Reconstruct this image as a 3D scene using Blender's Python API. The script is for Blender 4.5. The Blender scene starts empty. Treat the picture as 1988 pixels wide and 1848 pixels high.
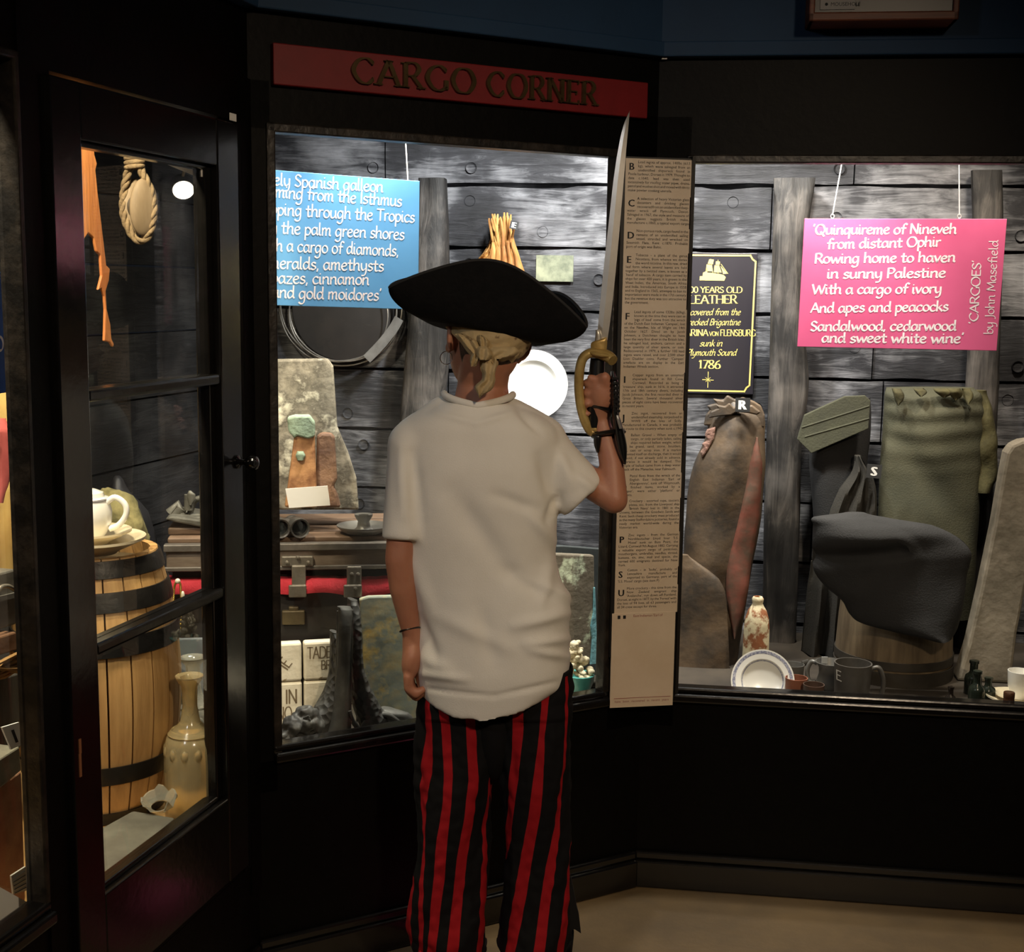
import bpy, bmesh, math, random
from mathutils import Vector, Matrix, noise
random.seed(7)
SC = bpy.context.scene
COL = SC.collection
pi = math.pi
# ------------------------------------------------------------------ camera, world, exposure, lights
FPX, PITCH, ROLL, CAMZ = 2538.3, .1428, .0139, 1.42
cd = bpy.data.cameras.new('camera'); cam = bpy.data.objects.new('camera', cd); COL.objects.link(cam)
cd.sensor_fit = 'HORIZONTAL'; cd.sensor_width = 36; cd.lens = FPX * 36 / 1988
cd.clip_start = .02
cam.matrix_world = Matrix.Translation((0, 0, CAMZ)) @ Matrix.Rotation(pi / 2 - PITCH, 4, 'X') @ Matrix.Rotation(ROLL, 4, 'Z')
SC.camera = cam
wd = bpy.data.worlds.new('world'); SC.world = wd; wd.use_nodes = True
wd.node_tree.nodes['Background'].inputs[0].default_value = (.55, .62, .8, 1)
wd.node_tree.nodes['Background'].inputs[1].default_value = .012
SC.view_settings.view_transform = 'Standard'; SC.view_settings.look = 'None'
SC.view_settings.gamma = 1; SC.view_settings.use_curve_mapping = False
SC.view_settings.exposure = 0.0

def light(name, kind, loc, tgt, energy, col, size=.05, angle=60, blend=.6):
    d = bpy.data.lights.new(name, kind); o = bpy.data.objects.new(name, d); COL.objects.link(o)
    d.energy = energy; d.color = col
    if kind == 'SPOT':
        d.spot_size = math.radians(angle); d.spot_blend = blend; d.shadow_soft_size = size
    elif kind == 'AREA':
        d.shape = 'DISK'; d.size = size
    else: d.shadow_soft_size = size
    o.location = loc
    o.rotation_euler = (Vector(tgt) - Vector(loc)).to_track_quat('-Z', 'Y').to_euler()
    return o
WARM, NEUT = (1, .74, .48), (1, .95, .88)
# room: dim warm ceiling lamps behind the visitor
light('room_lamp', 'SPOT', (.9, -.1, 2.42), (.1, 2.5, .85), 122, (1, .78, .55), .09, 62, .9)
light('room_lamp_far', 'SPOT', (-1.3, .2, 2.42), (.0, 2.5, .9), 34, (.93, .95, 1), .12, 62, .9)
light('room_lamp_floor', 'SPOT', (1.0, 1.3, 2.42), (.9, 2.55, .0), 17, (1, .78, .5), .08, 70, 1)
# display lamps and added fills up behind the window headers
light('case_lamp_right', 'SPOT', (.66, 3.02, 1.98), (.62, 3.62, 1.1), 27, NEUT, .03, 130, .8)
light('case_fill_right_back', 'SPOT', (.55, 3.30, 2.0), (.55, 3.72, 1.3), 44, NEUT, .04, 140, .8)  # added fill, split off to keep the boards behind the pink sign lit
light('case_lamp_far_right', 'SPOT', (1.15, 3.02, 1.98), (1.0, 3.62, 1.0), 35.0, (1, .86, .7), .05, 110, .8)
light('case_lamp_front_right', 'SPOT', (.72, 3.07, 1.96), (.66, 3.05, .45), 52, (1, .95, .84), .04, 80, .7)
light('case_lamp_centre', 'SPOT', (.12, 3.02, 1.98), (.12, 3.75, 1.45), 84.0, (.96, .98, 1), .05, 120, .8)
light('case_lamp_plate', 'SPOT', (.2, 3.15, 1.95), (.1, 3.72, 1.13), 39.0, NEUT, .03, 22, .4)
light('case_lamp_sign', 'SPOT', (-.485, 2.63, 1.95), (-.40, 2.78, 1.5), 36, NEUT, .08, 90, .9)
light('case_lamp_chest', 'SPOT', (-.25, 2.74, 1.97), (-.36, 2.92, .7), 84.0, (1, .93, .78), .04, 62, .7)
light('case_fill_front', 'SPOT', (-.16, 2.90, 1.97), (-.17, 2.80, .5), 44, (1, .94, .82), .04, 75, .7)  # added fill to brighten the low front of the middle window
light('case_lamp_left', 'SPOT', (-.78, 2.16, 1.97), (-.82, 2.6, 1.0), 62, (1, .86, .6), .04, 120, .7)
light('case_lamp_far_left', 'SPOT', (-.87, 1.72, 1.97), (-.95, 1.98, .8), 52.5, (1, .9, .7), .04, 90, .7)
light('case_lamp_boards', 'SPOT', (.38, 3.10, 1.97), (.30, 3.3, .5), 20, (1, .95, .84), .04, 80, .7)

# ------------------------------------------------------------------ frames: s along a wall, w into it, z up
WF = {'C': (-.5151, 2.4456), 'R': (.1295, 3.0029), 'L': (-1.3022, 1.1566), 'S': (-.19, 2.826),
      'K': (-.13, 2.88), 'Y': (0, 0)}
def fr(W):
    a, d = WF[W]; n = Vector((math.sin(a), math.cos(a), 0)); return n, Vector((n.y, -n.x, 0)), d
def P(W, s, w, z):
    n, t, d = fr(W); return n * (d + w) + t * s + Vector((0, 0, z))
def FM(W, s, w, z):
    n, t, d = fr(W); o = P(W, s, w, z)
    return Matrix(((t.x, n.x, 0, o.x), (t.y, n.y, 0, o.y), (0, 0, 1, o.z), (0, 0, 0, 1)))
def ray(u, v):
    x = (u - 994) / FPX; y = -(v - 924) / FPX
    c, s = math.cos(ROLL), math.sin(ROLL); x, y = c * x - s * y, s * x + c * y
    cp, sp = math.cos(PITCH), math.sin(PITCH)
    return Vector((x, cp + y * sp, -sp + y * cp))
def at(W, u, v, w=0):
    n, t, d = fr(W); k = ray(u, v); m = (d + w) / n.dot(k)
    return k * m + Vector((0, 0, CAMZ))
def sz(W, u, v, w=0):
    n, t, d = fr(W); p = at(W, u, v, w); return p.dot(t), p.z
def onz(u, v, z):
    k = ray(u, v); m = (z - CAMZ) / k.z; p = k * m; return Vector((p.x, p.y, z))
def B(u, v, Y): return at('Y', u, v, Y)
def mpp(W, u, v, w=0):      # metres per pixel there
    return (at(W, u + 1, v, w) - at(W, u, v, w)).length

# ------------------------------------------------------------------ materials
def lin(c):
    r = []
    for x in c:
        x = x / 255; r.append(x / 12.92 if x <= .04045 else ((x + .055) / 1.055) ** 2.4)
    return (*r, 1)
MC = {}
def mat(name, c1, c2=None, rough=.5, scale=8, detail=6, ramp=(.35, .65), bump=0, bscale=None, metal=0, stretch=(1, 1, 1),
        spec=.5, coat=0, trans=0, c3=None, dist=0, rot=(0, 0, 0), emit=0, voro=False, sss=0):
    if name in MC: return MC[name]
    m = bpy.data.materials.new(name); m.use_nodes = True; nt = m.node_tree; N = nt.nodes; L = nt.links
    b = N['Principled BSDF']
    b.inputs['Roughness'].default_value = rough; b.inputs['Metallic'].default_value = metal
    b.inputs['Specular IOR Level'].default_value = spec; b.inputs['Coat Weight'].default_value = coat
    b.inputs['Transmission Weight'].default_value = trans
    if sss:
        b.inputs['Subsurface Weight'].default_value = sss; b.inputs['Subsurface Scale'].default_value = .01
        b.inputs['Subsurface Radius'].default_value = (1, .35, .2)
    if emit:
        b.inputs['Emission Color'].default_value = lin(c1); b.inputs['Emission Strength'].default_value = emit
    b.inputs['Base Color'].default_value = lin(c1)
    tc = N.new('ShaderNodeTexCoord'); mp = N.new('ShaderNodeMapping')
    mp.inputs['Scale'].default_value = stretch; mp.inputs['Rotation'].default_value = rot
    L.new(tc.outputs['Object'], mp.inputs['Vector'])
    if c2 is not None:
        nz = N.new('ShaderNodeTexNoise'); nz.inputs['Scale'].default_value = scale; nz.inputs['Detail'].default_value = detail
        nz.inputs['Roughness'].default_value = .62; nz.inputs['Distortion'].default_value = dist
        rp = N.new('ShaderNodeValToRGB'); e = rp.color_ramp.elements
        e[0].position = ramp[0]; e[0].color = lin(c1); e[1].position = ramp[1]; e[1].color = lin(c2)
        if c3 is not None:
            k = rp.color_ramp.elements.new(ramp[2] if len(ramp) > 2 else (ramp[0] + ramp[1]) / 2 + .2); k.color = lin(c3)
        L.new(mp.outputs[0], nz.inputs['Vector']); L.new(nz.outputs['Fac'], rp.inputs[0]); L.new(rp.outputs[0], b.inputs['Base Color'])
    if bump:
        if voro:
            bz = N.new('ShaderNodeTexVoronoi'); bo = bz.outputs['Distance']
        else:
            bz = N.new('ShaderNodeTexNoise'); bz.inputs['Detail'].default_value = 6; bo = bz.outputs['Fac']
        bz.inputs['Scale'].default_value = bscale or scale * 3
        bp = N.new('ShaderNodeBump'); bp.inputs['Strength'].default_value = bump; bp.inputs['Distance'].default_value = .006
        L.new(mp.outputs[0], bz.inputs['Vector']); L.new(bo, bp.inputs['Height']); L.new(bp.outputs[0], b.inputs['Normal'])
    MC[name] = m; return m
def glass_mat():
    m = bpy.data.materials.new('pane_glass'); m.use_nodes = True; nt = m.node_tree; N = nt.nodes; L = nt.links
    for n in list(N): N.remove(n)
    o = N.new('ShaderNodeOutputMaterial'); mx = N.new('ShaderNodeMixShader'); f = N.new('ShaderNodeFresnel')
    t = N.new('ShaderNodeBsdfTransparent'); g = N.new('ShaderNodeBsdfGlossy')
    f.inputs[0].default_value = 1.5; t.inputs[0].default_value = (.985, .99, .985, 1); g.inputs['Roughness'].default_value = 0
    ge = N.new('ShaderNodeNewGeometry'); k = N.new('ShaderNodeMath'); k.operation = 'SUBTRACT'; k.inputs[0].default_value = 1; k2 = N.new('ShaderNodeMath'); k2.operation = 'MULTIPLY'
    L.new(ge.outputs['Backfacing'], k.inputs[1]); L.new(k.outputs[0], k2.inputs[0]); L.new(f.outputs[0], k2.inputs[1])
    L.new(k2.outputs[0], mx.inputs[0]); L.new(t.outputs[0], mx.inputs[1]); L.new(g.outputs[0], mx.inputs[2]); L.new(mx.outputs[0], o.inputs[0])
    return m
def boards_mat(name, dark, mid, light_, scale=3.2):
    m = bpy.data.materials.new(name); m.use_nodes = True; nt = m.node_tree; N = nt.nodes; L = nt.links
    b = N['Principled BSDF']; b.inputs['Roughness'].default_value = .62; b.inputs['Specular IOR Level'].default_value = .35
    tc = N.new('ShaderNodeTexCoord'); mp = N.new('ShaderNodeMapping'); mp.inputs['Scale'].default_value = (1.8, 1.8, 15)
    n1 = N.new('ShaderNodeTexNoise'); n1.inputs['Scale'].default_value = scale; n1.inputs['Detail'].default_value = 9; n1.inputs['Distortion'].default_value = 1.3
    n1.inputs['Roughness'].default_value = .7
    n2 = N.new('ShaderNodeTexNoise'); n2.inputs['Scale'].default_value = 5; n2.inputs['Detail'].default_value = 4
    L.new(tc.outputs['Object'], mp.inputs[0]); L.new(mp.outputs[0], n1.inputs[0]); L.new(tc.outputs['Object'], n2.inputs[0])
    ad = N.new('ShaderNodeMath'); ad.operation = 'MULTIPLY_ADD'; ad.inputs[1].default_value = .85; L.new(n2.outputs[0], ad.inputs[0])
    ml = N.new('ShaderNodeMath'); ml.operation = 'MULTIPLY'; ml.inputs[1].default_value = .48; L.new(n1.outputs[0], ml.inputs[0]); L.new(ml.outputs[0], ad.inputs[2])
    rp = N.new('ShaderNodeValToRGB'); e = rp.color_ramp.elements
    e[0].position = .46; e[0].color = lin(dark); e[1].position = .86; e[1].color = lin(light_); k = e.new(.64); k.color = lin(mid)
    L.new(ad.outputs[0], rp.inputs[0]); L.new(rp.outputs[0], b.inputs['Base Color'])
    bp = N.new('ShaderNodeBump'); bp.inputs['Strength'].default_value = .7; bp.inputs['Distance'].default_value = .006
    L.new(n1.outputs[0], bp.inputs['Height']); L.new(bp.outputs[0], b.inputs['Normal'])
    MC[name] = m; return m

# ------------------------------------------------------------------ mesh builder
class G:
    def __init__(s): s.v = []; s.f = []; s.m = []; s.mi = 0
    def add(s, vs, fs, M=None):
        o = len(s.v)
        s.v += [tuple(M @ Vector(p)) if M else tuple(p) for p in vs]
        for f in fs: s.f.append([i + o for i in f]); s.m.append(s.mi)
        return s
    def box(s, a, b, M=None):
        (x0, y0, z0), (x1, y1, z1) = a, b
        return s.add([(x0, y0, z0), (x1, y0, z0), (x1, y1, z0), (x0, y1, z0), (x0, y0, z1), (x1, y0, z1), (x1, y1, z1), (x0, y1, z1)],
                     [(0, 3, 2, 1), (4, 5, 6, 7), (0, 1, 5, 4), (1, 2, 6, 5), (2, 3, 7, 6), (3, 0, 4, 7)], M)
    def fbox(s, W, s0, s1, w0, w1, z0, z1): return s.box((s0, w0, z0), (s1, w1, z1), FM(W, 0, 0, 0))
    def lathe(s, prof, M=None, n=36, closed=False):
        vs = []; fs = []; k = len(prof)
        for i in range(n):
            a = 2 * pi * i / n
            for r, z in prof: vs.append((r * math.cos(a), r * math.sin(a), z))
        for i in range(n):
            j = (i + 1) % n
            for q in range(k if closed else k - 1):
                q2 = (q + 1) % k; fs.append((i * k + q, j * k + q, j * k + q2, i * k + q2))
        if not closed:
            if prof[0][0] > 1e-5: fs.append([i * k for i in range(n)][::-1])
            if prof[-1][0] > 1e-5: fs.append([i * k + k - 1 for i in range(n)])
        return s.add(vs, fs, M)
    def tube(s, pts, r, n=10, closed=False, flat=1.0, flatdir=None, caps=True):
        pts = [Vector(p) for p in pts]; m = len(pts); vs = []; fs = []
        rr = r if isinstance(r, (list, tuple)) else [r] * m; prev = None
        for i, p in enumerate(pts):
            a = pts[(i + 1) % m] if (closed or i < m - 1) else p; b = pts[i - 1] if (closed or i > 0) else p
            d = (a - b).normalized()
            ref = Vector(flatdir) if flatdir else (prev if prev is not None else (Vector((0, 0, 1)) if abs(d.z) < .9 else Vector((1, 0, 0))))
            x = ref - d * ref.dot(d)
            if x.length < 1e-5: x = d.orthogonal()
            x.normalize(); y = d.cross(x); prev = x
            for q in range(n):
                t = 2 * pi * q / n; vs.append(p + x * (math.cos(t) * rr[i]) + y * (math.sin(t) * rr[i] * flat))
        e = m if closed else m - 1
        for i in range(e):
            j = (i + 1) % m
            for q in range(n): fs.append((i * n + q, i * n + (q + 1) % n, j * n + (q + 1) % n, j * n + q))
        if not closed and caps:
            fs.append(list(range(n))[::-1]); fs.append([(m - 1) * n + q for q in range(n)])
        return s.add(vs, fs)
    def ell(s, c, r, M=None, n=20, k=12):
        vs = [(0, 0, -1)]; fs = []
        for j in range(1, k):
            b = -pi / 2 + pi * j / k
            for i in range(n): a = 2 * pi * i / n; vs.append((math.cos(b) * math.cos(a), math.cos(b) * math.sin(a), math.sin(b)))
        vs.append((0, 0, 1)); T = len(vs) - 1
        for i in range(n):
            i2 = (i + 1) % n
            fs.append((0, 1 + i2, 1 + i)); fs.append((T, T - n + i, T - n + i2))
            for j in range(k - 2): o = 1 + j * n; fs.append((o + i, o + i2, o + n + i2, o + n + i))
        X = Matrix.Translation(c) @ Matrix.Diagonal((*r, 1)) if not isinstance(c, Matrix) else c @ Matrix.Diagonal((*r, 1))
        return s.add(vs, fs, (M @ X) if M else X)
    def cap(s, p0, r0, p1, r1, n=16, k=5):
        p0 = Vector(p0); p1 = Vector(p1); d = p1 - p0; l = d.length
        pr = [(max(r0 * math.cos(-pi / 2 + pi / 2 * j / k), 0), r0 * math.sin(-pi / 2 + pi / 2 * j / k)) for j in range(k + 1)]
        pr += [(max(r1 * math.cos(pi / 2 * j / k), 0), l + r1 * math.sin(pi / 2 * j / k)) for j in range(k + 1)]
        pr[0] = (0, pr[0][1]); pr[-1] = (0, pr[-1][1])
        return s.lathe(pr, Matrix.Translation(p0) @ d.to_track_quat('Z', 'Y').to_matrix().to_4x4(), n)
    def chain(s, pts, rs, n=16):
        for i in range(len(pts) - 1): s.cap(pts[i], rs[i], pts[i + 1], rs[i + 1], n)
        return s
    def prism(s, W, w, px, thick, z0=None):
        """outline given by its bearings, standing on the plane of frame W at depth w, with real thickness"""
        a = [at(W, u, v, w) for u, v in px]; n = fr(W)[0]
        if z0 is not None: a = [Vector((p.x, p.y, max(p.z, z0))) for p in a]
        k = len(a); b = [p + n * thick for p in a]
        return s.add(a + b, [list(range(k)), [k + i for i in range(k)][::-1]] + [(i, (i + 1) % k, k + (i + 1) % k, k + i) for i in range(k)])
    def loft(s, W, w, rows, thick=.02, bulge=.02, cols=14, sub=4, fn=None, tilt=0, vend=None, foot=None):
        R = []
        for i in range(len(rows) - 1):
            p0 = rows[max(i - 1, 0)]; p1 = rows[i]; p2 = rows[i + 1]; p3 = rows[min(i + 2, len(rows) - 1)]
            for j in range(sub):
                t = j / sub
                R.append(tuple(.5 * (2 * p1[c] + (p2[c] - p0[c]) * t + (2 * p0[c] - 5 * p1[c] + 4 * p2[c] - p3[c]) * t * t + (3 * p1[c] - p0[c] - 3 * p2[c] + p3[c]) * t ** 3) if c else p1[c] + (p2[c] - p1[c]) * t for c in range(3)))
        R.append(tuple(rows[-1])); n = fr(W)[0]; fv = []; bv = []
        for i, (v, a, b) in enumerate(R):
            q = i / (len(R) - 1); ww = w + tilt * (1 - q)
            for c in range(cols + 1):
                t = c / cols; e = math.sqrt(max(0, 1 - (2 * t - 1) ** 2))
                p = at(W, a + (b - a) * t, v, ww)
                if foot is not None and p.z < foot: p.z = foot
                d = -bulge * e * min(1, 4 * q + .15) + (fn(p, t, q) if fn else 0)
                fv.append(p + n * d); bv.append(p + n * (thick * (.35 + .65 * e)))
        K = cols + 1; m = len(R); o = m * K; fs = []
        for i in range(m - 1):
            for c in range(cols):
                fs.append((i * K + c, (i + 1) * K + c, (i + 1) * K + c + 1, i * K + c + 1))
                fs.append((o + i * K + c, o + i * K + c + 1, o + (i + 1) * K + c + 1, o + (i + 1) * K + c))
            fs.append((i * K, o + i * K, o + (i + 1) * K, (i + 1) * K)); fs.append((i * K + cols, (i + 1) * K + cols, o + (i + 1) * K + cols, o + i * K + cols))
        for c in range(cols):
            fs.append((c, c + 1, o + c + 1, o + c)); z = (m - 1) * K; fs.append((z + c, o + z + c, o + z + c + 1, z + c + 1))
        return s.add(fv + bv, fs)
    def build(s, name, mats, parent=None, smooth=0, bevel=0, disp=None, origin=None, recalc=True, subsurf=0):
        mats = mats if isinstance(mats, list) else [mats]
        if parent is not None: o0 = wloc(parent)
        elif origin is not None: o0 = Vector(origin)
        else:
            zs = min(p[2] for p in s.v); xs = [p[0] for p in s.v]; ys = [p[1] for p in s.v]
            o0 = Vector(((min(xs) + max(xs)) / 2, (min(ys) + max(ys)) / 2, zs))
        me = bpy.data.meshes.new(name)
        me.from_pydata([Vector(p) - o0 for p in s.v], [], s.f); me.update()
        for m in mats: me.materials.append(m)
        me.polygons.foreach_set('material_index', s.m)
        if recalc or disp:
            bm = bmesh.new(); bm.from_mesh(me)
            if recalc: bmesh.ops.recalc_face_normals(bm, faces=bm.faces)
            if disp:
                amp, fq = disp; bm.normal_update()
                mv = [(v, v.normal.copy(), noise.fractal((v.co + o0) * fq, 1, 2, 4)) for v in bm.verts]
                for v, nn, h in mv: v.co += nn * (amp * h)
            bm.to_mesh(me); bm.free()
        if smooth:
            me.shade_smooth(); me.set_sharp_from_angle(angle=math.radians(smooth))
        ob = bpy.data.objects.new(name, me); COL.objects.link(ob)
        if parent is not None: ob.parent = parent
        else: ob.location = o0
        if bevel:
            b = ob.modifiers.new('bevel', 'BEVEL'); b.width = bevel; b.segments = 2; b.limit_method = 'ANGLE'
        if subsurf:
            b = ob.modifiers.new('sub', 'SUBSURF'); b.levels = subsurf; b.render_levels = subsurf
        return ob
def wloc(o):
    l = o.location.copy()
    while o.parent is not None: o = o.parent; l += o.location
    return l
def tag(o, label=None, cat=None, group=None, kind=None):
    if label: o['label'] = label
    if cat: o['category'] = cat
    if group: o['group'] = group
    if kind: o['kind'] = kind
    return o
def thing(name, label, cat, loc, group=None):
    o = bpy.data.objects.new(name, None); COL.objects.link(o); o.location = loc; o.empty_display_size = .05
    return tag(o, label, cat, group)
def struct(g, name, m, parent=None, **k):
    o = g.build(name, m, parent, **k)
    if parent is None: o['kind'] = 'structure'
    return o
def crom(pts, n=6, closed=False):
    out = []; m = len(pts)
    if m < 3: return [Vector(p) for p in pts]
    V = [Vector(p) for p in pts]
    for i in range(m if closed else m - 1):
        p0 = V[(i - 1) % m] if (closed or i > 0) else V[0]; p1 = V[i]; p2 = V[(i + 1) % m]; p3 = V[(i + 2) % m] if (closed or i < m - 2) else V[-1]
        for j in range(n):
            t = j / n; out.append(.5 * (2 * p1 + (p2 - p0) * t + (2 * p0 - 5 * p1 + 4 * p2 - p3) * t * t + (3 * p1 - p0 - 3 * p2 + p3) * t ** 3))
    if not closed: out.append(V[-1])
    return out
def remesh(g, voxel, smooth=6, fac=.5):
    me = bpy.data.meshes.new('tmp'); me.from_pydata(g.v, [], g.f); me.update()
    bm = bmesh.new(); bm.from_mesh(me); bmesh.ops.recalc_face_normals(bm, faces=bm.faces); bm.to_mesh(me); bm.free()
    o = bpy.data.objects.new('tmp', me); COL.objects.link(o)
    r = o.modifiers.new('r', 'REMESH'); r.mode = 'VOXEL'; r.voxel_size = voxel
    if smooth:
        q = o.modifiers.new('s', 'SMOOTH'); q.factor = fac; q.iterations = smooth
    bpy.context.view_layer.update()
    dg = bpy.context.evaluated_depsgraph_get(); ev = o.evaluated_get(dg); m2 = ev.to_mesh()
    h = G(); h.add([v.co.copy() for v in m2.vertices], [tuple(p.vertices) for p in m2.polygons]); ev.to_mesh_clear()
    bpy.data.objects.remove(o); bpy.data.meshes.remove(me)
    return h

# ------------------------------------------------------------------ pen-stroke alphabet for painted lettering
BOWL = '8.3,8 5.3,10 2.2,8.3 1,4.2 3,.1 6,1.2 8.3,4.6'
ARCH = '1.5,5.5 4.5,9.8 7.8,9.2 8.3,5 8.3,1.2 9.8,.2'
OO = '7.5,16 3.6,14.6 1,8 3.6,1.4 7.5,0 11.4,1.4 14,8 11.4,14.6 7.5,16'
GL = {
'a': (10.6, BOWL + '|-8.3,10 8.3,2 9.8,.2'), 'b': (9.8, '-1.5,17 1.5,.5|1.5,5.5 4.5,10 8,8.2 8.6,4.2 6.2,.2 3,.1 1.5,1.5'),
'c': (9, '8,8.5 5.5,10 2.2,8.2 1,4.3 3,.4 6,.1 8.5,1.7'), 'd': (10.8, BOWL + '|-8.5,17 8.5,2 10,.2'),
'e': (9.4, '1.4,4.8 6.8,6.2 7.4,8.8 4.6,10 1.8,7.8 1.1,3.8 3.4,.3 6.6,.2 8.6,1.8'), 'f': (7.6, '8.6,15.6 6.2,17 4.2,14.6 3.6,8 3.3,0|-.8,9.7 7.2,9.7'),
'g': (10.6, BOWL + '|8.4,10 8.4,-1 7,-6 3.5,-7 .8,-5.2'), 'h': (10.8, '-1.5,17 1.5,0|' + ARCH),
'i': (4.6, '-1.5,10 1.5,1.5 3.2,.2|-1.3,14 1.9,14.8'), 'j': (4.6, '2.8,10 2.8,-4 .5,-7|-2.6,14 3.2,14.8'), 'k': (9.4, '-1.5,17 1.5,0|-8,10 1.8,4.6|-3.8,6 8.8,0'),
'l': (4.6, '-1.5,17 1.5,1.5 3.2,.2'), 'm': (14.8, '-1.5,10 1.5,0|1.5,5.5 4,9.8 6.3,9.2 6.7,5 6.7,0|6.7,5.5 9.3,9.8 11.7,9.2 12.1,5 12.1,1.2 13.6,.2'),
'n': (10.8, '-1.5,10 1.5,0|' + ARCH), 'o': (10, '5,10 2.1,8.4 1,5 2.1,1.5 5,0 7.9,1.5 9,5 7.9,8.4 5,10'),
'p': (9.8, '-1.5,10 1.5,-7|1.5,6.5 4.2,10 8,8.2 8.6,4.2 6.2,.2 3,.3 1.5,2'), 'q': (10.4, BOWL + '|-8.4,10 8.4,-7'),
'r': (7.2, '-1.5,10 1.5,0|1.5,5.5 3.6,9.4 6.8,9.8'), 's': (8.2, '7,8.8 4.5,10 2,8.5 2.6,6 6.4,4.2 7,1.8 4,0 1,1'),
't': (7.8, '3.4,14.5 3.4,2.5 4.8,.1 7.3,.9|-.4,9.8 7,9.8'), 'u': (10.8, '1.5,10 1.5,3 3.6,.1 6.8,1.4 8.4,5|-8.4,10 8.4,2 9.8,.2'),
'v': (9, '-.8,10 4.4,0 8.4,10'), 'w': (14.2, '-.8,10 4,0 7.2,9 10.4,0 13.8,10'), 'x': (9, '-1,10 8,0|-8,10 1,0'),
'y': (10.2, '1.3,10 1.6,4 4,.4 8.2,4|8.3,10 8.3,-1 6.4,-6.3 2.4,-7'), 'z': (9.2, '-1,9.7 8,9.7 1,.3 8.4,.3'),
'A': (12.6, '-.3,0 6.2,16 12,0|-2.6,5.6 9.8,5.6'), 'B': (10.6, '-1.6,0 1.6,16|1.6,16 6,16 8.6,14 8.2,9.8 5,8.6 1.6,8.6|5,8.6 9,7.4 9.6,3.4 7,.2 1.6,0'),
'C': (13, '12,13.2 8.6,16 4,14.4 1,8 4,1.6 8.6,0 12,2.8'), 'D': (13.6, '-1.6,0 1.6,16|1.6,16 7,16 11.6,13 12.6,8 11.6,3 7,0 1.6,0'),
'E': (10, '-1.6,0 1.6,16|-1.6,15.7 9,15.7|-1.6,8.4 7.6,8.4|-1.6,.3 9.4,.3'), 'F': (9.4, '-1.6,0 1.6,16|-1.6,15.7 9,15.7|-1.6,8.4 7.6,8.4'),
'G': (13.6, '12,13.2 8.6,16 4,14.4 1,8 4,1.6 8.6,0 12.4,2.6|-12.4,1 12.4,7'), 'H': (13, '-1.6,0 1.6,16|-11.4,0 11.4,16|-1.6,8.2 11.4,8.2'),
'I': (4.2, '-2,0 2,16'), 'J': (6, '4,16 4,2 2.4,-2.4 -.6,-3'), 'L': (9, '-1.6,16 1.6,0|-1.6,.3 8.8,.3'),
'M': (15.4, '-1.2,0 2.6,16 7.7,3 12.8,16 14.2,0'), 'N': (13, '-1.6,0 1.6,16 11.2,0|-11.2,0 11.2,16'), 'O': (15, OO), 'Q': (15.4, OO + '|-8.6,4 13.6,-3'),
'P': (10, '-1.6,0 1.6,16|1.6,16 7,16 9.4,12.4 7,8 1.6,7.6'), 'R': (11.6, '-1.6,0 1.6,16|1.6,16 7,16 9.4,12.4 7,8.2 1.6,7.8|-5.4,8 11,0'),
'S': (10, '8.6,13.6 5,16 1.8,14 2.2,10.4 7.4,6.6 8.4,2.8 5,0 1,2'), 'T': (11.6, '-5.8,16 5.8,0|-.3,15.7 11.3,15.7'),
'U': (12.6, '1.6,16 1.6,5 3,1 6.3,0 9.6,1 11,5 11,16'), 'V': (12.2, '-.4,16 6.2,0 11.8,16'), 'W': (18.4, '-.4,16 4.8,0 9.2,14 13.6,0 18,16'),
'Y': (11.4, '-.4,16 5.7,8 11,16|-5.7,8 5.7,0'),
'0': (10, '5,16 1.8,13 1,8 1.8,3 5,0 8.2,3 9,8 8.2,13 5,16'), '1': (6, '-1,13 3.4,16 3.4,0'), '2': (9.6, '1.2,12.6 4.6,16 8,13.4 7,9 1,.4|-1,.4 9,.4'),
'6': (9.8, '8,15.6 3.8,12.6 1.2,6 2.4,1 5,0 8,1.4 8.8,4.8 7,8.4 4,8.6 1.6,6'), '7': (9, '-1,15.7 8.6,15.7 3.6,0'),
'8': (9.6, '4.8,8.4 1.8,11.4 2.4,15 4.8,16 7.4,15 7.8,11.6 4.8,8.4 1.2,5 2,1 4.8,0 7.8,1 8.4,4.8 4.8,8.4'),
"'": (3.6, '-2.2,17 1.4,14'), ',': (4, '-2.2,1.2 1.2,-2.4'), '.': (4, '-1.6,.2 2.2,.8'), '-': (7, '-1,6 6,6'), ' ': (5.5, ''), '!': (4, '')}
def strokes(ch):
    adv, d = GL[ch]; out = []
    for st in d.split('|'):
        if not st: continue
        st0 = st; straight = st[0] == '-' and not st[1:2] == '.' or st.startswith('-.')
        if st[0] == '-': st = st[1:]
        pts = [tuple(float(x) for x in p.split(',')) for p in st.split()]
        if not straight and len(pts) > 2:
            cl = pts[0] == pts[-1]
            q = crom([(x, y, 0) for x, y in (pts[:-1] if cl else pts)], 6, cl)
            pts = [(p.x, p.y) for p in q]
            if cl: pts.append(pts[0])
        out.append((pts, straight))
    return adv, out
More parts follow.
